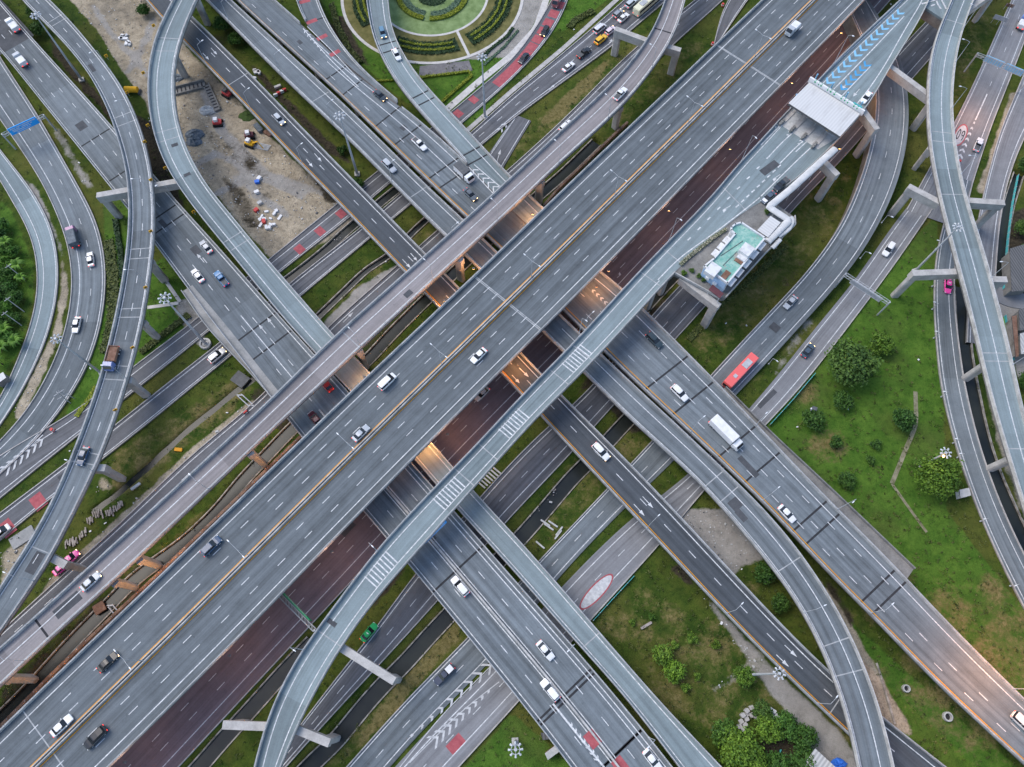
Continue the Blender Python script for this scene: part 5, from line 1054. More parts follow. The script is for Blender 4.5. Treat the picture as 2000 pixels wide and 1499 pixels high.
def hedge(name, pts3, w, h, mats, label, cat='hedge', dens=26, ls=.2, group=None, z0=0, two=None):
    P = resamp(np.array(pts3), .7); T = np.gradient(P[:, :2], axis=0); T /= np.hypot(*T.T)[:, None]; N = np.c_[-T[:, 1], T[:, 0]]; m = MB(); g = np.random.default_rng(len(label))
    for i in range(len(P)-1):
        a = [(*(P[i][:2]+N[i]*w*.42*s_), z) for s_, z in ((-1, z0-.1), (-1, z0+h*.7), (1, z0+h*.7), (1, z0-.1))]; b = [(*(P[i+1][:2]+N[i+1]*w*.42*s_), z) for s_, z in ((-1, z0-.1), (-1, z0+h*.7), (1, z0+h*.7), (1, z0-.1))]
        for k_ in range(3): m.face([a[k_], b[k_], b[k_+1], a[k_+1]], tone=.25)
    n = int(len(P)*.7*w*dens)
    for k_ in range(n):
        i = g.integers(0, len(P)-1); c = P[i][:2]+(P[i+1]-P[i])[:2]*g.random()+N[i]*w*.5*g.uniform(-1, 1); p = np.array((*c, z0+h*g.uniform(.6, 1.05))); nn = g.normal(size=3)*.6+np.array((0, 0, .9)); nn /= np.linalg.norm(nn)
        a = np.cross(nn, g.normal(size=3)); a /= np.linalg.norm(a); b = np.cross(nn, a); s_ = ls*g.uniform(.6, 1.4); m.face([p-a*s_, p-b*s_*.7, p+a*s_, p+b*s_*.7], tone=float(g.random()))
    return tag(m.build(name, mats), label, cat, group)
def arc(r, a0, a1): return [(GC[0]+r*math.cos(t), GC[1]+r*math.sin(t), 0) for t in np.linspace(a0, a1, 40)]
def ang(u, v): return math.atan2(*(np.array(W(u, v)[:2])-GC)[::-1])
gg = 'hedges and flower beds of the round garden'; a_p = ang(833,40)
hedge('hedge', arc(11.6, -math.pi/2-1.6, a_p-.09), 1.7, .8, 'hedge_yellow', 'yellow green ring hedge left of the garden centre gap', group=gg); hedge('hedge', arc(11.6, a_p+.09, a_p+1.75), 1.7, .8, 'hedge_yellow', 'yellow green ring hedge right of the garden centre gap', group=gg)
hedge('flower_bed', arc(9.3, -math.pi/2-1.6, a_p-.1), 2.3, .45, 'hedge_grey', 'grey green inner bed left of the garden centre gap', 'flower bed', 14, .22, gg); hedge('flower_bed', arc(9.3, a_p+.1, a_p+1.75), 2.3, .45, 'hedge_grey', 'grey green inner bed right of the garden centre gap', 'flower bed', 14, .22, gg)
hedge('hedge', arc(3.2, -3.1, 0), 5.2, .6, 'hedge_dark', 'dark planted bed at the very centre of the garden', group=gg)
for (p0, p1, wh) in (((772,82), (897,95), 'lowest part of the round garden'), ((915,78), (990,-10), 'right part of the round garden'), ((676,-10), (722,48), 'left part of the round garden')):
    a0, a1 = ang(*p0), ang(*p1)
    hedge('hedge', arc(24.6, a0, a1), 5.6, .55, 'hedge_dark', 'broad dark curved hedge bed in the '+wh, dens=16, ls=.26, group=gg)
    for r, w_ in ((23.5, 'inner'), (25.6, 'outer')): hedge('hedge', arc(r, a0+.05, a1-.05), .75, .95, 'hedge_yellow', f'{w_} yellow line of clipped hedge in the '+wh, group=gg)
hl = lambda *pp: [W(u, v) for u, v in pp]
hedge('hedge', hl((820,153),(870,147),(917,141)), .9, .7, 'hedge_yellow', 'yellow hedge along the foot of the paved plaza', group=gg); hedge('hedge', hl((917,141),(921,150),(862,202)), .9, .7, 'hedge_yellow', 'yellow hedge down the lower right side of the garden triangle', group=gg)
hedge('hedge', hl((938,118),(958,97),(990,72),(1002,55)), 1.1, .4, 'hedge_dark', 'thin dark bed between ring path and pale strip', group=gg); hedge('shrub_bed', hl((945,128),(985,92),(1012,60)), .8, .35, 'hedge_grey', 'reddish narrow planting strip beside the pale paved strip', 'flower bed', group=gg)
hedge('shrub_row', hl((648,10),(660,55),(680,95),(705,125)), 2.0, 1.0, 'weed', 'loose shrub row between red barred slip ramp and garden path', dens=16, ls=.3, group=gg)
hedge('hedge', hl((735,160),(752,159),(768,158)), .7, .6, 'hedge_yellow', 'short yellow hedge beneath the garden ramp', group=gg)
hedge('hedge', hl((1110,55),(1125,40),(1160,22)), 2.2, .6, 'weed', 'weedy hedge beside the red painted road at the top', dens=14, ls=.3)
hedge('hedge', hl((226,430),(236,490),(240,545)), 1.6, .8, 'hedge_dark', 'dark hedge left of the left flyover', dens=16, ls=.25); hedge('hedge', hl((212,470),(222,540),(222,620),(205,690)), 3.2, .5, 'weed', 'reddish weedy strip between left curve and left flyover', 'plants', dens=9, ls=.35)
hedge('hedge', hl((275,690),(310,662),(370,615)), 2.0, .6, 'weed', 'yellowish weeds beside the ground road left of the wide viaduct', 'plants', dens=12, ls=.3); hedge('hedge', hl((150,815),(175,780),(190,755)), 1.4, .6, 'hedge_yellow', 'low yellow green bushes at the tip of the left flyover island', 'plants', dens=12)
hedge('hedge', hl((1345,665),(1400,600),(1470,545),(1535,480)), 2.0, .5, 'weed', 'bright weeds in a line through the grass below the toll office', 'plants', dens=12, ls=.3)
FR = [W(u, v, 13.45) for u, v in ((1328,519),(1345,503),(1372,482),(1395,464),(1418,449))]
hedge('flower_hedge', FR, 1.1, .8, 'flower', 'flowering hedge between plaza road and toll office yard', 'hedge', 30, .18, None, 13.45)
# weeds: a scatter nobody could count
m = MB(); g = np.random.default_rng(11); cnt = 0
while cnt < 5200:
    u, v = g.uniform(-20, 2020), g.uniform(-20, 1510); x, y, _ = W(u, v)
    i = np.searchsorted(gx, x); j = np.searchsorted(gy, y); cv = A[j, i]
    if cv[0] > .4 or cv[2] > .4 or cv[5] > .3 or Z[j, i] < -.4 or np.hypot(x-GC[0], y-GC[1]) < 31.5: continue
    if any((not r.elev) and r.inside(x, y, 1.0)[0] for r in ROADS): continue
    cnt += 1; s0 = g.uniform(.25, .8); tn = g.random()
    for k_ in range(9):
        o = g.normal(size=3)*s0*.5; p = np.array((x, y, .12))+o*(1, 1, .3)+(0, 0, .15); a = g.normal(size=3); a /= np.linalg.norm(a); b = np.cross(a, g.normal(size=3)); b /= np.linalg.norm(b); s_ = g.uniform(.12, .3)
        m.face([p-a*s_, p-b*s_*.5, p+a*s_, p+b*s_*.5], tone=float(np.clip(tn*.7+g.random()*.3, 0, 1)))
tag(m.build('weeds', 'weed'), 'scattered weeds and tussocks over the grass verges', 'weeds', None, 'stuff')
mottled('joint_light', (.46, .47, .47), (.62, .62, .61), .5)
# ---------------- toll plaza
ZD = 13.5
mb = MB(); mb.prism([W(u, v, ZD)[:2] for u, v in ((1527,246),(1546,215),(1642,266),(1598,292))], ZD-.05, ZD+.02); mb.build('concrete_apron', 'joint_pale', toll.root)
mb = MB(); pf = [W(u, v, ZD)[:2] for u, v in ((1306,546),(1318,535),(1405,584),(1416,583),(1498,492),(1552,441),(1551,424),(1520,402),(1490,392),(1400,450),(1330,512))]
mb.prism(pf, ZD-1.3, ZD-.03); mb.build('office_platform', 'concrete_dark', toll.root)
mb = MB()
for a, b in (((1318,536),(1405,584)), ((1416,583),(1498,492)), ((1498,492),(1552,441)), ((1552,441),(1551,424))):
    A_, B_ = W2(a, ZD), W2(b, ZD); c = (A_+B_)/2; d = (B_-A_)[:2]; mb.box((c[0], c[1], ZD+.42), (np.hypot(*d), .28, .9), d)
mb.build('platform_wall', 'concrete', toll.root)
ZR = 19.3
rA, rB, rC, rD = [W2(p, ZR) for p in ((1540,202),(1581,161),(1680,223),(1641,267))]
t = thing('toll_roof', 'large white corrugated toll plaza roof over the pale flyover', 'toll roof', tuple(((rA+rC)/2*np.array((1, 1, 0))+(0, 0, ZD)).tolist()))
m = MB(); lu = np.hypot(*(rD-rA)[:2]); lv = np.hypot(*(rB-rA)[:2])
m.face([rA, rD, rC, rB], uv=[(0, 0), (lu, 0), (lu, lv), (0, lv)]); m.build('roof_sheet', 'white_roof', t)
m = MB(); dn = (0, 0, -.75)
for a, b in ((rA, rD), (rD, rC), (rC, rB), (rB, rA)): m.face([a-(0, 0, .01), b-(0, 0, .01), b+dn, a+dn])
m.face([rA+dn, rB+dn, rC+dn, rD+dn]); m.build('fascia', 'steel_dark', t)
d = (rC-rB)[:2]; L_ = np.hypot(*d); d /= L_; n_ = np.array((-d[1], d[0])); n_ = n_ if np.dot(n_, (rB-rA)[:2]) > 0 else -n_
m = MB(); c = (rB+rC)/2; m.box((c[0]+n_[0]*.5, c[1]+n_[1]*.5, ZR+.35), (L_+1.2, .5, 1.9), d); sg = m.build('sign_wall', 'white_plastic', t)
m = MB(); g = np.random.default_rng(4); x = -L_*.42
while x < L_*.42:
    w_ = g.uniform(.35, .8); cc = c[:2]+n_*.235+d*x; 
    if g.random() < .85: m.box((cc[0], cc[1], ZR+.75+g.uniform(-.1, .1)), (w_*.6, .04, .5), d); m.box((*(c[:2]+n_*.5+d*x), ZR+1.31), (w_*.6, .25, .03), d)
    x += w_+.45
m.build('sign_lettering', 'green_sign', sg)
m = MB(); p = W2((1674,208), ZR+1); m.box((p[0], p[1], ZR+.9), (2.8, .2, 1.5), d); m.build('lane_sign', 'teal_metal', t)
for i, (u, v) in enumerate(((1540,214),(1563,228),(1588,243),(1612,257),(1636,272),(1592,163),(1622,180),(1650,198),(1678,216))):
    p = W2((u, v), ZD); p = p+np.array((*(n_*(1.2 if i < 5 else -2)), 0)); m = MB(); m.tube((p[0], p[1], ZD), (p[0], p[1], ZR-.7), .22, n=8); m.build('column', 'blue_paint', t)
BOOTH = []
for i, (u, v, lb) in enumerate(((1549,218,'leftmost in the row'), (1570,231,'second from the left'), (1592,245,'second from the right'), (1612,262,'rightmost in the row'))):
    p = W2((u, v), ZD); q = p[:2]+n_*2.6; o = thing('toll_booth', 'toll booth island with yellow and red lane signal under the roof, '+lb, 'toll booth', (q[0], q[1], ZD), 'toll booths under the roof')
    m = MB(); m.box((*(q-n_*2.2), ZD+.12), (12, 1.5, .28), n_); m.build('island', 'kerb', o)
    m = MB(); m.box((*q, ZD+1.5), (2.6, 1.25, 2.5), n_); m.build('booth', 'white_wall', o); m = MB(); m.box((*q, ZD+1.9), (2.62, 1.28, .9), n_); m.build('booth_window', 'car_glass', o)
    s_ = p[:2]-n_*.6; m = MB(); m.tube((*s_, ZD), (*s_, ZD+3.2), .08, n=6); m.build('signal_post', 'steel', o)
    m = MB(); m.box((*(s_), ZD+2.7), (.5, .9, 1.2), n_); m.build('yellow_panel', 'yellow_black', o); m = MB(); m.box((*(s_+n_*.55), ZD+3.0), (.4, .9, .9), n_); m.build('red_panel', 'red_plastic', o)
    m = MB(); b_0 = p[:2]-n_*.2-d*.2; m.tube((*b_0, ZD+1), (*(b_0+d*2.6), ZD+1.05), .06, n=6); m.build('barrier_arm', 'white_plastic', o)
    e = p[:2]-n_*5.2
    for k_ in range(3): 
        m = MB(); m.tube((*(e-n_*k_*.85), ZD+.02), (*(e-n_*k_*.85), ZD+.95), .42, n=10); m.build('crash_drum', 'concrete_dark', o)
# toll office
ZO = 13.45; ZT_ = 18.4
fp = [W(u, v, ZT_)[:2] for u, v in ((1376,520),(1395,505),(1436,457),(1428,450),(1429,444),(1436,438),(1448,435),(1494,465),(1421,553))]
t = thing('toll_office', 'white toll office building with a peeling teal green roof', 'building', (*np.mean(fp, 0), ZO))
m = MB(); m.prism(fp, ZO-.02, ZT_-.5, top=False); m.build('wall', 'white_wall', t)
m = MB(); m.face([(*p, ZT_-.45) for p in fp][::-1], uv=None); m.build('roof', 'teal_roof', t)
m = MB()
for a, b in zip(fp, fp[1:]+fp[:1]):
    a, b = np.array(a), np.array(b); dd = b-a; m.box((*((a+b)/2), ZT_-.2), (np.hypot(*dd)+.3, .42, .7), dd)
m.build('roof_parapet', 'white_wall', t)
ax = (np.array(fp[2])-np.array(fp[1])); ax /= np.hypot(*ax); ay = np.array((ax[1], -ax[0]))
for u, v, l, w_, h in ((1393,526,3.6,3.0,1.5), (1459,487,3.2,3.0,1.6), (1450,502,1.8,2.4,.7)):
    p = W2((u, v), ZT_+h-.4); m = MB(); m.box((p[0], p[1], ZT_-.4+h/2), (l, w_, h), ax); m.build('roof_room', 'white_wall', t)
m = MB(); p = W2((1447,505), ZT_); m.box((p[0], p[1], ZT_-.4), (2.8, 2.2, .5), ax); p = W2((1418,536), ZT_); m.box((p[0], p[1], ZT_-.38), (2.6, 1.5, .4), ax); m.build('rusty_plant', 'rust', t)
m = MB()
for a, b in (((1408,500),(1451,471)), ((1412,519),(1440,491))):
    A_, B_ = W2(a, ZT_-.4), W2(b, ZT_-.4); dd = (B_-A_)[:2]; m.box((*((A_+B_)/2)[:2], ZT_-.4), (np.hypot(*dd), .14, .16), dd)
m.build('roof_gutter', 'steel_dark', t)
E0, E1 = np.array(fp[-2]), np.array(fp[-1]); ed = E1-E0; el = np.hypot(*ed); ed /= el; eo = np.array((-ed[1], ed[0])); eo = eo if np.dot(eo, ay) > 0 else -eo
for i in range(5):
    c = E0+ed*el*(.1+.2*i)+eo*.65; m = MB(); m.box((*c, 17.2), (el*.16, 1.1, .16), ed); m.build('awning', 'white_wall', t)
    for z in (15.0,): m = MB(); m.box((*(c-eo*.62), z), (el*.11, .12, 1.2), ed); m.build('window', 'car_glass', t)
W0, W1 = np.array(fp[1]), np.array(fp[2]); wd_ = W1-W0; wl = np.hypot(*wd_); wd_ /= wl
for i in range(3): 
    c = W0+wd_*wl*(.28+.27*i)-ay*.85; m = MB(); m.box((*c, 16.6), (wl*.22, 1.7, .15), wd_); m.build('awning', 'white_wall', t)
S0, S1 = np.array(fp[0]), np.array(fp[-1]); sd_ = S1-S0; sl_ = np.hypot(*sd_); sd_ /= sl_
m = MB(); m.box((*((S0+S1)/2-ax*.12), 15.6), (sl_*.97, .22, 4.2), sd_); m.build('blue_band', 'pale_blue_wall', t)
for k_ in (.3, .62): m = MB(); m.box((*(S0+sd_*sl_*k_-ax*.55), 15.5), (1.1, .6, .8), sd_); m.build('air_conditioner', 'white_plastic', t)
def slabroof(name, label, cat, px, z, h, mat, wall=None, zg=0.0, axis=(0, 1)):
    P = [W2(p, z) for p in px]; c = np.mean(P, 0); t = thing(name, label, cat, (c[0], c[1], zg)); m = MB(); d = (P[axis[1]]-P[axis[0]])[:2]; d /= np.hypot(*d); n = np.array((-d[1], d[0]))
    m.face([(*p[:2], z) for p in P], uv=[(float(np.dot(p[:2], d)), float(np.dot(p[:2], n))) for p in P]); 
    m.build('roof', mat, t); m = MB(); m.prism([tuple(c[:2]+(p[:2]-c[:2])*.97) for p in P], z-.3, z-.02); m.build('roof_frame', 'steel_dark', t)
    if wall: m = MB(); m.prism([tuple(c[:2]+(p[:2]-c[:2])*.9) for p in P], zg-.2, z-.28); m.build('wall', wall, t)
    else:
        for p in P: m = MB(); q = c[:2]+(p[:2]-c[:2])*.88; m.tube((*q, zg-.05), (*q, z-.28), .1, n=6); m.build('post', 'steel', t)
    return t
slabroof('carport', 'plain white flat roofed carport next to the toll office', 'carport', ((1479,450),(1505,422),(1525,435),(1500,464)), 16.4, .2, 'white_roof', None, ZO)
slabroof('carport', 'small maroon roofed shelter at the lower end of the toll office', 'shelter', ((1392,556),(1414,574),(1406,583),(1384,566)), 15.6, .2, 'maroon', None, ZO)
o = place('hatch', 'T', 1482, 438, 1, (.03, .22, .26), 'teal car parked beside the white carport roof', 'car', 1.05, head=(1490,430)) if False else None
def walkway(label, pts, r, z, name='covered_walkway', mat='white_roof', cat='walkway'):
    P = resamp(np.array([W(u, v, z) for u, v in pts]), 1.0); T = np.gradient(P[:, :2], axis=0); T /= np.hypot(*T.T)[:, None]; N = np.c_[-T[:, 1], T[:, 0]]
    t = thing(name, label, cat, tuple(P[0]*(1, 1, 0)+(0, 0, ZO))); m = MB(); A_ = np.linspace(0, math.pi, 9); R3 = [[(*(P[i][:2]+N[i]*r*math.cos(a)), z-r*.55+r*.55*math.sin(a)+.3) for a in A_] for i in range(len(P))]
    for i in range(len(P)-1):
        for k_ in range(8): m.face([R3[i][k_], R3[i+1][k_], R3[i+1][k_+1], R3[i][k_+1]], uv=[(i, k_), (i+1, k_), (i+1, k_+1), (i, k_+1)])
    m.face(R3[0]); m.face(R3[-1][::-1]); m.build('roof', mat, t, True); m = MB()
    for i in range(1, len(P), 5):
        for s_ in (-.8, .8): q = P[i][:2]+N[i]*r*s_; m.tube((*q, ZO-1.0), (*q, z-.3), .07, n=5)
    m.build('post_row', 'steel', t)
walkway('long rounded white covered walkway from the toll roof to the office, with two bends', [(1632,290),(1546,368),(1502,404),(1542,430),(1499,472)], 1.0, 16.0, mat='joint_light')
walkway('thinner rounded duct outside the covered walkway, bent at the corner', [(1545,424),(1549,432),(1541,448),(1520,462)], .6, 15.2, 'duct', 'joint_light', 'duct'); walkway('thin rounded duct at the lower edge of the platform', [(1524,468),(1508,485)], .6, 15.0, 'duct', 'joint_light', 'duct')
m = MB(); p = W2((1434,490), 15); m.tube((p[0]-8, p[1], ZO), (p[0]-8, p[1], ZO+4), .05, n=6)
# ---------------- signs and gantries
def board(t, a, b, z0, z1, mat, rows, face, name='sign_board'):
    A_, B_ = np.array(a[:2]), np.array(b[:2]); d = B_-A_; L_ = np.hypot(*d); d /= L_; n = np.array((-d[1], d[0])); n = n if np.dot(n, face) > 0 else -n; c = (A_+B_)/2
    m = MB(); m.box((*c, (z0+z1)/2), (L_, .18, z1-z0), d); o = m.build(name, mat, t)
    if rows:
        m = MB(); g = np.random.default_rng(int(abs(c[0])*7)); hh = z1-z0
        for fr, rh, x0, x1 in rows:
            x = -L_/2+L_*x0
            while x < -L_/2+L_*x1:
                w_ = g.uniform(.18, .42)*rh/.4
                if g.random() < .88:
                    p = c+d*(x+w_/2)+n*.10; m.box((*p, z0+hh*fr), (w_*.72, .02, rh*g.uniform(.7, 1)), d)
                x += w_
        m.build('lettering', 'white_plastic', o)
    return o
def gantry(name, label, cat, pa, pb, z0, z1, mat, face, rows=None, posts=True, parts=1, slat=False):
    a, b = W2(pa, z0), W2(pb, z0); c = (a+b)/2; t = thing(name, label, cat, (c[0], c[1], 0)); d = (b-a)[:2]; L_ = np.hypot(*d); d /= L_; n = np.array((-d[1], d[0])); n = n if np.dot(n, face) > 0 else -n
    for i in range(parts):
        s0, s1 = (0, 1) if parts == 1 else ((.03, .47) if i == 0 else (.53, .97))
        board(t, a[:2]+d*L_*s0, a[:2]+d*L_*s1, z0, z1, mat, rows, face)
        if slat:
            m = MB(); k_ = s0*L_+.3
            while k_ < s1*L_: m.box((*(a[:2]+d*k_+n*.13), (z0+z1)/2), (.16, .10, z1-z0-.1), d); k_ += .75
            for zz in (z0+.2, z1-.2): m.box((*(a[:2]+d*L_*(s0+s1)/2+n*.21), zz), (L_*(s1-s0), .1, .14), d)
            m.build('slat_panel', 'steel', t)
    m = MB(); e0, e1 = a[:2]-d*2.2, b[:2]+d*2.2
    for off, zz in ((.5, z0+.2), (1.3, z0+.2), (.5, z0+1.1), (1.3, z0+1.1)): m.tube((*(e0-n*off), zz), (*(e1-n*off), zz), .07, n=5)
    k_ = 0.0
    while k_ < L_+4.2:
        p = e0+d*k_; q = e0+d*min(k_+1.1, L_+4.4)
        m.tube((*(p-n*.5), z0+.2), (*(q-n*1.3), z0+.2), .045, n=4, caps=False); m.tube((*(p-n*.5), z0+1.1), (*(q-n*1.3), z0+1.1), .045, n=4, caps=False); m.tube((*(p-n*.5), z0+.2), (*(q-n*.5), z0+1.1), .045, n=4, caps=False); k_ += 1.1
    m.build('truss', 'steel', t)
    if posts:
        for e in (e0, e1): m = MB(); m.tube((*(e-n*.9), -.3), (*(e-n*.9), z0+1.2), .22, n=8); m.build('post', 'steel', t)
    return t
rows4 = [(.80,.42,.06,.95), (.57,.34,.10,.80), (.37,.34,.08,.72), (.16,.28,.20,.70)]
gantry('sign_gantry', 'bright blue overhead road sign board spanning the curved road at upper left', 'road sign', (24,265), (78,240), 5.6, 8.2, 'blue_sign', (1, -1), rows4)
gantry('sign_gantry', 'thin green overhead sign on a truss beside the motorway at lower left', 'road sign', (556,1160), (609,1213), 6.2, 8.6, 'green_sign', (1, .8), [(.7,.5,.08,.9), (.3,.4,.1,.8)])
gantry('sign_gantry', 'overhead gantry with two blue grey slatted panels in the upper right corner', 'gantry', (1917,119), (1996,151), 6.4, 8.8, 'blue_paint', (.3, -1), None, True, 2, True)
gantry('sign_gantry', 'overhead gantry with one long grey slatted panel across the road above the lawn', 'gantry', (1659,552), (1717,590), 6.4, 8.4, 'steel', (.3, -1), None, True, 1, True)
q0, q1 = W2((818,1073), 11.0), W2((872,1020), 11.0); t = thing('road_sign', 'narrow blue sign hung on the outside of the toll flyover parapet', 'road sign', (*((q0+q1)/2)[:2], 10)); board(t, q0, q1, 10.6, 13.0, 'blue_sign', [(.7,.5,.05,.95), (.3,.5,.1,.9)], (1, -1))
m = MB(); dd = (q1-q0)[:2]; dd /= np.hypot(*dd); nn = np.array((-dd[1], dd[0]))
for k_ in (.2, .5, .8): p = q0[:2]+(q1-q0)[:2]*k_; m.box((*(p+nn*.7), 12.6), (.15, 1.4, .15), dd)
m.build('bracket', 'steel_dark', t)
def placard(label, u, v, w_, z0, z1, d, mat='steel', legs=3):
    p = W2((u, v), 0); t = thing('roadside_sign', label, 'sign panel', (p[0], p[1], 0)); dd = np.array(d, float); dd /= np.hypot(*dd); m = MB(); m.box((p[0], p[1], (z0+z1)/2), (w_, .12, z1-z0), dd); m.build('panel', mat, t)
    for k_ in np.linspace(-.42, .42, legs): m = MB(); m.tube((*(p[:2]+dd*w_*k_-np.array((-dd[1], dd[0]))*.1), -.2), (*(p[:2]+dd*w_*k_-np.array((-dd[1], dd[0]))*.1), z1-.1), .07, n=5); m.build('leg', 'steel', t)
placard('grey sign panel on three legs in the grass at upper right', 1946, 48, 4.4, 1.6, 3.2, (1, -.45)); placard('smaller faded sign panel higher up in the upper right grass', 1966, 20, 2.6, 1.2, 2.4, (1, -.4), 'rust')
for i, (u, v, zb) in enumerate(sorted([(304,58,13.2),(253,188,11.3),(293,252,11.3),(287,284,11.3),(299,358,11.3),(299,458,11.3),(289,567,11.3),(264,684,11.3),(231,805,11.3),(212,117,11.3),(284,150,12.6),(327,335,9.5),(382,420,7.5)], key=lambda q: q[1])):
    p = W2((u, v), zb); t = thing('curve_marker', f'small yellow curve marker on a flyover edge at left, {ordn(i)} counted from the top', 'road sign', tuple(p), 'yellow curve markers on the left flyovers')
    m = MB(); m.tube(p, p+(0, 0, 1.3), .05, n=5); m.build('post', 'steel', t); m = MB(); m.box((p[0], p[1], p[2]+1.5), (.95, .10, .95), (.8, .6)); o = m.build('panel', 'yellow_black', t)
    m = MB()
    for s_ in (-1, 1): m.box((p[0]+.05, p[1]-.065, p[2]+1.5+s_*.18), (.5, .02, .2), (.8, .6))
    m.build('arrow_mark', 'joint_black', o)
# ---------------- fences, walls, sheds
def fence(label, pts, h, mat, z=0.0, name='fence', cat='fence', w=.1):
    P = resamp(np.array([W(u, v, z) for u, v in pts]), 2.4); t = thing(name, label, cat, tuple(P[0])); m = MB(); mp_ = MB()
    for a, b in zip(P, P[1:]):
        d = (b-a)[:2]; c = (a+b)/2; m.box((c[0], c[1], z+h/2), (np.hypot(*d), w, h), d); mp_.box((a[0], a[1], z+h/2+.05), (.16, .18, h+.15), d)
    m.build('panel', mat, t); mp_.build('post_row', 'steel', t); return t
fence('teal fence on the far side of the black canal at the right edge', [(1986,345),(1975,400),(1966,470),(1958,566)], 1.0, 'teal_metal'); fence('teal fence beside the lime green mat at the right edge', [(1961,618),(1968,660),(1977,706)], 1.0, 'teal_metal')
fence('low teal fence along the road with the white oval sign', [(1158,1213),(1195,1172),(1238,1126)], .9, 'teal_metal'); fence('low teal fence along the lawn edge by the big tree', [(1502,832),(1545,785),(1590,732)], 1.2, 'teal_metal'); fence('teal angled pipe fence in the trees at the bottom', [(1508,1486),(1527,1468),(1524,1464)], .8, 'teal_metal')
k = NT('glow_tinted_wall'); k.fin(k.mix(k.mapr(k.noise(k.geo(), .5, 5), .4, .6, 0, 1), (.16, .10, .07), (.30, .20, .14)))  # orange lamp glow along the motorway foot put into the wall's brown
for lb, pts in (('brown glow tinted low wall along the lower left foot of the motorway', [(-15,1440),(104,1319),(217,1211),(317,1118),(500,942),(592,852),(660,787)]), ('brown glow tinted low wall along the motorway foot above the centre', [(1062,405),(1092,370),(1200,266),(1225,243)])): fence(lb, pts, 1.2, 'glow_tinted_wall', 0, 'low_wall', 'wall', .7)
slabroof('shed', 'dark weathered corrugated roof at the right edge behind the teal fence', 'shed', ((1972,486),(2012,474),(2014,566),(1976,570)), 4.2, .2, 'dark_roof', 'concrete_dark')
slabroof('shed', 'narrow tan roofed shed right of the lime green mat', 'shed', ((1976,618),(1986,616),(1990,696),(1984,698)), 3.2, .2, 'rust', 'plank'); slabroof('shed', 'pale roofed shed at the right edge beside the tan shed', 'shed', ((1992,652),(2014,646),(2016,690),(1994,692)), 3.8, .2, 'grey_roof', 'concrete_dark'); slabroof('shed', 'dark roofed shed at the right edge above the pale shed', 'shed', ((1990,605),(2014,598),(2016,642),(1992,646)), 3.6, .2, 'dark_roof', 'concrete_dark')
slabroof('shed', 'light grey corrugated shed roof at the bottom edge near the gravel track', 'shed', ((1592,1462),(1642,1508),(1604,1545),(1562,1505)), 3.6, .2, 'grey_roof', 'concrete_dark'); slabroof('shed', 'white roof corner at the left edge below the banana palms', 'shed', ((-14,738),(6,727),(12,738),(-8,752)), 2.6, .2, 'white_roof', 'concrete_dark')
slabroof('kiosk', 'small white fenced platform with a box beside the curving road at right', 'kiosk', ((1874,957),(1893,953),(1897,968),(1876,973)), 2.0, .1, 'joint_pale', 'white_wall'); slabroof('container', 'rusty pale topped container under the lower viaduct edge at the bottom', 'container', ((1064,1472),(1086,1455),(1093,1468),(1070,1485)), 2.4, .1, 'joint_pale', 'rust'); slabroof('container', 'dark container half hidden under the lower viaduct edge', 'container', ((1056,1432),(1072,1430),(1074,1444),(1060,1446)), 2.2, .1, 'dark_roof', 'steel_dark')
# ---------------- loose things lying about
def item(name, label, cat, u, v, dims, ang_, mat, group=None, z=0.0, bev=.12):
    x, y, _ = W(u, v, z); L_, w_, h = dims; m = MB(); c, s_ = math.cos(ang_), math.sin(ang_); b = min(bev, w_*.3, L_*.3)
    ply = [(-L_/2+b, -w_/2), (L_/2-b, -w_/2), (L_/2, -w_/2+b), (L_/2, w_/2-b), (L_/2-b, w_/2), (-L_/2+b, w_/2), (-L_/2, w_/2-b), (-L_/2, -w_/2+b)]
    m.prism([(x+c*p-s_*q, y+s_*p+c*q) for p, q in ply], z-.1, z+h); return tag(m.build(name, mat), label, cat, group)
BL = [(540,265),(480,302),(495,338),(541,356),(595,377),(430,357),(480,402),(417,432),(466,472),(397,492),(432,522),(310,530)]
bl_w = ['topmost', 'beside the topmost', 'central large', 'right of the central one', 'rightmost', 'left of the central one', 'below centre', 'upper left of four', 'right of four', 'left of four', 'lowest of four', 'set apart at lower left']
for (x, y), wl in zip(BL, bl_w): item('concrete_block', f'pale concrete block in the pile by the bottom trees, {wl}', 'block', 1380+x/6.25, 1340+y/6.25, (1.0, .92, random.uniform(.5, 1.2)), random.uniform(.3, .9), 'concrete_pier', 'concrete blocks piled by the trees')
for u, v, lb in ((1508,1389,'upper broken white panel right of the block pile'), (1517,1399,'lower broken white panel right of the block pile'), (1428,1436,'white panel at the lower left of the block pile')): item('broken_panel', lb, 'panel', u, v, (1.7, 1.1, .3), random.uniform(-.6, .6), 'white_plastic')
g = np.random.default_rng(5)
for i in range(46):
    k_ = i/45; u = 128+k_*112+g.uniform(-2, 2); v = 1063-k_*86+10*math.sin(k_*9)+g.uniform(-6, 6)
    if .36 < k_ < .40 or .66 < k_ < .69: continue
    x, y, _ = W(u, v); m = MB(); m.box((0, 0, .15), (g.uniform(1.2, 1.9), .3, .3), (math.cos(1.9+g.uniform(-.2, .2)), math.sin(1.9))); o = m.build('concrete_beam', 'plank'); o.location = (x, y, g.uniform(-.02, .25)); tag(o, 'weathered concrete beam in the long heap left of the narrow flyover', 'beam', 'beams heaped in a long row')
for i in range(7):
    x, y, _ = W(940+i*5.2, 948-i*4.6, 0); m = MB(); m.box((0, 0, .2), (2.6, .4, .35), (.75, -.65)); o = m.build('concrete_beam', 'joint_pale'); o.location = (x, y, .05); tag(o, 'pale beam in the neat slatted stack under the toll flyover', 'beam', 'beams in the slatted stack')
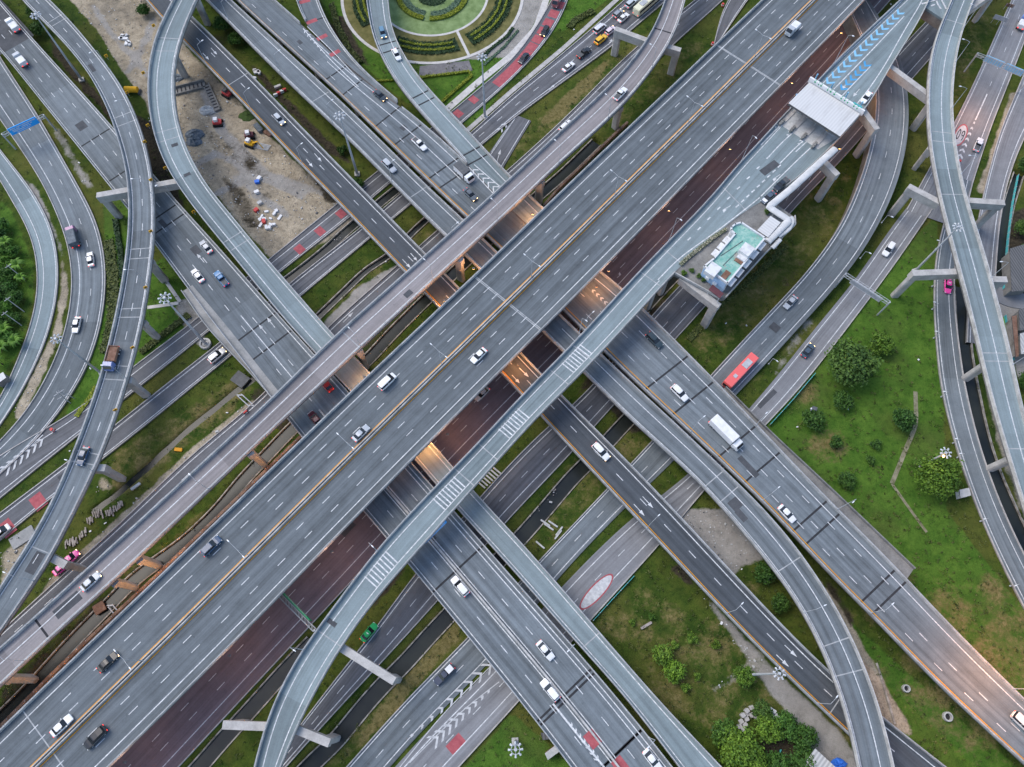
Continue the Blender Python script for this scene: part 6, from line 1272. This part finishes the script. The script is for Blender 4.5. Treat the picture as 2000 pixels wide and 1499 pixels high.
for i, (u, v, a) in enumerate(((1065,1022,-.6),(1072,1030,-.6),(1080,1024,-.6),(1055,1065,-.7),(1090,1045,.9),(1092,1038,.9))):
    item('concrete_beam', 'broken concrete beam lying in the grass by the long canal', 'beam', u, v, (2.8, .4, .35), a, 'joint_pale', 'broken beams by the long canal')
for i, (u, v) in enumerate(((266,953),(268,948))): pass
item('concrete_beam', 'single pale beam lying in grass left of the beam heap', 'beam', 266, 951, (2.6, .7, .5), .7, 'joint_pale'); item('concrete_beam', 'weathered plank lying in the lower centre grass', 'beam', 1262, 1222, (3.0, .6, .4), .5, 'plank'); item('steel_plate', 'rusty square plate beside the canal at lower left', 'plate', 195, 1188, (2.6, 2.4, .4), .6, 'rust'); item('steel_plate', 'orange slab by the ditch left of centre', 'slab', 349, 879, (2.0, .9, .4), -.1, 'yellow_paint')
item('culvert_box', 'dark open culvert box beside the wide viaduct at left', 'culvert', 470, 742, (4.2, 3.4, .5), -.6, 'steel_dark'); item('concrete_pad', 'stepped concrete pad below the left flyover at lower left', 'pad', 45, 1050, (6, 3.2, .3), .65, 'concrete_mid')
# heap of discarded boards in the dirt lot
for i in range(13):
    u, v = 505+g.uniform(0, 44), 412+g.uniform(0, 36); item('discarded_board', 'white discarded board in the littered heap in the dirt lot', 'board', u, v, (g.uniform(.9, 2.0), g.uniform(.5, 1.0), .25+.05*i), g.uniform(0, 3), 'white_plastic', 'boards in the dirt lot heap')
for u, v, mt, lb in ((501,412,'red_plastic','red tub at the top of the dirt lot heap'), (516,434,'red_plastic','red tub in the middle of the dirt lot heap'), (503,357,'blue_tarp','blue bag above the dirt lot heap'), (507,350,'white_plastic','white bag above the dirt lot heap'), (502,377,'white_plastic','small white box in the dirt lot'), (508,398,'joint_pale','grey oil drum lying in the dirt lot')): item('discarded_tub', lb, 'litter', u, v, (1.4, 1.0, .8), g.uniform(0, 2), mt)
for i, (u, v) in enumerate(((539,188),(545,184),(551,181),(556,178))): item('barrier_block', f'red and white plastic barrier beside the viaduct at upper left, {ordn(i)} from the left', 'barrier', u, v, (1.3, .6, .9), .45, 'red_plastic' if i % 2 else 'white_plastic', 'red and white barriers')
item('concrete_pipe', 'grey block above the red and white barriers', 'block', 543, 171, (2.2, .8, .7), .5, 'joint_pale')
for i in range(7): item('rubble', 'white rubble sack in the heap between two viaducts', 'rubble', 498+g.uniform(0, 10), 138+g.uniform(0, 16), (1.1, .8, .6), g.uniform(0, 3), 'white_plastic', 'rubble sacks between the viaducts')
for u, v, lb, k_ in ((240,74,'larger',5),(251,88,'smaller',3)):
    for i in range(k_): item('white_sack', f'white sack in the {lb} heap at the top of the dirt lot', 'sack', u+g.uniform(-7, 7), v+g.uniform(-5, 5), (1.6, .9, .5), g.uniform(0, 3), 'steel' if i % 2 else 'white_plastic', f'sacks in the {lb} heap')
def heap(name, label, cat, u, v, r, h, mat, seed):
    gg_ = np.random.default_rng(seed); x, y, _ = W(u, v); m = MB(); n = 16; rings = []
    for k_ in range(6):
        rr = r*math.cos(k_/5*1.5); rings.append([(x+rr*(1+.25*gg_.normal()*.5)*math.cos(a), y+rr*.7*(1+.2*gg_.normal()*.5)*math.sin(a), -.1+h*math.sin(k_/5*1.5)*(1+.12*gg_.normal())) for a in np.linspace(0, 2*math.pi, n, endpoint=False)])
    for A_, B_ in zip(rings, rings[1:]):
        for i in range(n): m.face([A_[i], A_[(i+1) % n], B_[(i+1) % n], B_[i]])
    m.face(rings[-1]); return tag(m.build(name, mat), label, cat)
heap('tarp_heap', 'upper dark tarpaulin covered heap in the dirt lot', 'heap', 381, 263, 3.0, 1.2, 'tarp', 1); heap('tarp_heap', 'lower dark tarpaulin covered heap in the dirt lot', 'heap', 379, 277, 2.7, 1.1, 'tarp', 2); heap('soil_heap', 'dark coal coloured heap beside the single lane ramp pier', 'heap', 346, 153, 2.2, .8, 'tarp', 3); heap('tarp_heap', 'blue tarpaulin heap at the bottom edge by the shed', 'heap', 1637, 1492, 1.7, 1.0, 'blue_tarp', 4)
heap('tarp_heap', 'grey mound like covered car in the dirt lot', 'heap', 405, 217, 2.6, 1.4, 'joint_pale', 6); heap('soil_heap', 'grassy brown mound beside the dark viaduct in the dirt lot', 'heap', 484, 227, 3.0, .5, 'shrub_ground', 8)
# formwork trough, tank, machines
t = thing('formwork', 'L shaped weathered concrete formwork in the dirt lot', 'formwork', W(400, 175)); 
for a, b, w_ in (((342,182),(402,167),2.4), ((404,170),(426,218),2.0)):
    A_, B_ = W2(a, 0), W2(b, 0); dd = (B_-A_)[:2]; L_ = np.hypot(*dd); dd /= L_; n = np.array((-dd[1], dd[0])); c = ((A_+B_)/2)[:2]; m = MB(); m.box((*c, .35), (L_, w_, .7), dd); m.box((*(c+n*w_*.5), .7), (L_, .3, 1.5), dd); o = m.build('trough', 'concrete_dark', t)
    m = MB(); k_ = 1.0
    while k_ < L_-1: m.box((*(A_[:2]+dd*k_), .74), (.35, w_*.7, .1), dd); k_ += 1.3
    m.build('slot', 'joint_black', o)
x, y, _ = W(261, 181); t = thing('tank', 'bright yellow cylindrical tank between the two left flyovers', 'tank', (x, y, 0)); m = MB(); m.tube((x-2.2, y+.2, 1.2), (x+1.8, y, 1.2), .95, n=16); m.build('tank_body', 'yellow_black', t); m = MB(); m.box((x-2, y+.1, .2), (.6, 2, .8)); m.box((x+2, y, .2), (.6, 2, .8)); m.build('cradle', 'steel_dark', t)
def machine(nm, label, u, v, a, bodym, cabm, boom=None):
    x, y, _ = W(u, v); t = thing(nm, label, nm.replace('_', ' '), (x, y, 0)); c, s_ = math.cos(a), math.sin(a)
    for sg in (-1, 1):
        m = MB(); m.box((x-s_*1.0*sg, y+c*1.0*sg, .4), (3.0, .5, .8), (c, s_)); m.build('track', 'tyre', t)
    m = MB(); m.loft([(-1.4, .8, .6, 1.5), (0, .95, .6, 1.7), (1.2, .8, .6, 1.4)]); m.v = [(x+c*p[0]-s_*p[1], y+s_*p[0]+c*p[1], p[2]) for p in m.v]; m.build('body', bodym, t)
    m = MB(); m.box((x-c*.3, y-s_*.3, 2.0), (1.2, 1.3, 1.1), (c, s_)); m.build('cab', cabm, t)
    if boom: m = MB(); m.tube((x+c*1.0, y+s_*1.0, 1.4), (x+c*3.4, y+s_*3.4, 3.2), .2, n=6); m.tube((x+c*3.4, y+s_*3.4, 3.2), (x+c*boom, y+s_*boom, .6), .17, n=6); m.build('boom', 'yellow_black', t)
machine('excavator', 'small white cabbed excavator with poles laid out beside it', 490, 284, -.4, 'yellow_black', 'white_plastic', 4.6); machine('tractor', 'red tractor in the middle of the dirt lot', 427, 243, .1, 'red_plastic', 'white_plastic'); machine('loader', 'maroon loader at the edge of the dark viaduct in the dirt lot', 489, 268, .2, 'maroon', 'white_plastic'); machine('loader', 'dark red machine half under the dark viaduct in the dirt lot', 445, 187, -.6, 'red_plastic', 'steel_dark')
item('skip', 'grey blue skip beside the maroon loader', 'skip', 506, 253, (3.4, 1.6, 1.1), -.9, 'tarp'); item('skip', 'reddish scrap heap beside the dark viaduct right of the skip', 'skip', 524, 263, (2.8, 1.2, .8), -.6, 'rust')
for i in range(5): item('scaffold_pole', 'grey pole laid beside the excavator', 'pole', 508+i*1.5, 291-i*2.2, (5.2, .22, .2), -.25, 'steel', 'poles beside the excavator', bev=.04)
for u, v, r, lb in ((1768,1345,.85,'smaller concrete well ring in the grass at lower right'), (1849,1400,1.05,'larger concrete well ring in the grass at lower right'), (402,673,1.6,'concrete well ring by the foot of the mast left of centre')):
    x, y, _ = W(u, v); m = MB(); A_ = np.linspace(0, 2*math.pi, 25)
    for a, b in zip(A_, A_[1:]):
        g2 = lambda rr, a, z: (x+rr*math.cos(a), y+rr*math.sin(a), z)
        m.face([g2(r, a, -.1), g2(r, b, -.1), g2(r, b, .8), g2(r, a, .8)]); m.face([g2(r, a, .8), g2(r, b, .8), g2(r*.68, b, .8), g2(r*.68, a, .8)]); m.face([g2(r*.68, a, .8), g2(r*.68, b, .8), g2(r*.68, b, .02), g2(r*.68, a, .02)])
    m.face([g2(r*.69, a, .05) for a in A_[:-1]], mi=1); tag(m.build('well_ring', ['concrete', 'joint_black']), lb, 'well ring')
def stick(name, label, cat, base, top_off, h, r=.12, group=None):
    x, y, _ = W(*base); m = MB(); m.tube((x, y, -.3), (x+top_off[0], y+top_off[1], h), r, r*.6, 8); m.box((x+top_off[0], y+top_off[1], h-.6), (1.8, .12, .12), (.7, .7)); return tag(m.build(name, 'joint_pale'), label, cat, group)
for u, v, lb in ((48,546,'highest'), (47,609,'middle'), (42,636,'lowest')): stick('utility_pole', f'leaning grey utility pole among the banana palms, {lb} of three', 'pole', (u, v), (-.4, .2), 7.5, .14, 'utility poles in the thicket')
x, y, _ = W(1574, 811); t = thing('camera_pole', 'short pole with a dark solar box on top in the lawn', 'camera pole', (x, y, 0)); m = MB(); m.tube((x, y, -.2), (x, y, 5.0), .12, n=8); m.build('pole', 'steel', t); m = MB(); m.box((x+.4, y, 5.1), (1.3, 1.0, .12), (.8, -.3)); m.build('solar_panel', 'steel_dark', t); m = MB(); m.box((x-.3, y, 4.9), (.5, .4, .4)); m.build('camera_box', 'white_plastic', t)
x, y, _ = W(138, 788); t = thing('steel_mast', 'bare steel sign frame beside the left curve', 'frame', (x, y, 0))
for dx, dy in ((0, 0), (.8, 1.4), (-.9, .5)): m = MB(); m.tube((x+dx, y+dy, -.2), (x-.6+dx*.3, y+.9+dy*.3, 5.5), .1, n=6); m.build('strut', 'steel', t)
m = MB(); m.tube((x-1.6, y-.2, 3.4), (x+1.2, y+1.8, 3.2), .09, n=6); m.tube((x-1.5, y, 5.2), (x+.8, y+1.8, 5.4), .09, n=6); m.build('cross_bar', 'steel', t)
for nm_, a, b, lb in (('pipe_bridge', (468,772), (490,792), 'pair of steel pipes bridging the ditch left of centre'), ('pipe_bridge', (215,1183), (232,1203), 'pair of steel pipes bridging the canal at lower left')):
    A_, B_ = W2(a, .3), W2(b, .3); m = MB(); n = np.array((.4, .3, 0))
    for s_ in (-1, 1): m.tube(A_+n*s_, B_+n*s_, .16, n=8)
    m.box((*A_[:2], .15), (1.6, .3, .3)); m.box((*B_[:2], .15), (1.6, .3, .3)); tag(m.build(nm_, 'steel'), lb, 'pipe')
for i in range(60):
    u, v = g.uniform(0, 2000), g.uniform(0, 1499); x, y, _ = W(u, v)
    if any((not r.elev) and r.inside(x, y, .6)[0] for r in ROADS) or Z[np.searchsorted(gy, y), np.searchsorted(gx, x)] < -.3: continue
    m = MB(); m.box((0, 0, .1), (g.uniform(.3, .7), g.uniform(.2, .5), .2), (1, g.uniform(-1, 1))); o = m.build('litter', 'white_plastic'); o.location = (x, y, .03); tag(o, 'scrap of white litter lying on the open ground', 'litter', 'scraps of litter on the ground')
# traffic cone pair and posts in red and white at the road noses
for u, v, zb, lb in ((104,841,.2,'red and white crash cushion at the tip of the left road island'), (1872,318,.3,'red crash cushion at the chevron tip at right'), (1411,12,.25,'red crash cushion at the road fork near the top'), (1391,88,.2,'small red crash cushion under the motorway edge at the top')):
    x, y, _ = W(u, v, zb); t = thing('crash_cushion', lb, 'crash cushion', (x, y, zb)); m = MB(); m.tube((x, y, zb), (x, y, zb+1), .5, .42, 10); m.build('drum', 'red_plastic', t); m = MB(); m.tube((x, y, zb+.4), (x, y, zb+.65), .5, .47, 10); m.build('stripe', 'white_plastic', t)

# fine rubble nobody could count over the dirt lot and the bare verges
mb = MB(); g = np.random.default_rng(21); n = 0
while n < 900:
    u, v = (g.uniform(150, 700), g.uniform(0, 500)) if n < 650 else (g.uniform(0, 1500), g.uniform(700, 1400)); x, y, _ = W(u, v); cv = A[np.searchsorted(gy, y), np.searchsorted(gx, x)]
    if max(cv[0], cv[2]) < .4 or any((not r.elev) and r.inside(x, y, .5)[0] for r in ROADS): continue
    n += 1; s_ = g.uniform(.10, .26)*(2.0 if g.random() < .06 else 1); mb.box((x, y, .05), (s_*g.uniform(.8, 1.8), s_, s_*.8), (1, g.uniform(-2, 2)), mi=int(g.choice([0, 0, 1, 2, 3], p=[.3, .25, .25, .15, .05])))
tag(mb.build('rubble_scatter', ['joint_pale', 'plank', 'steel_dark', 'white_plastic']), 'fine rubble and scraps strewn over the bare dirt', 'rubble', None, 'stuff')
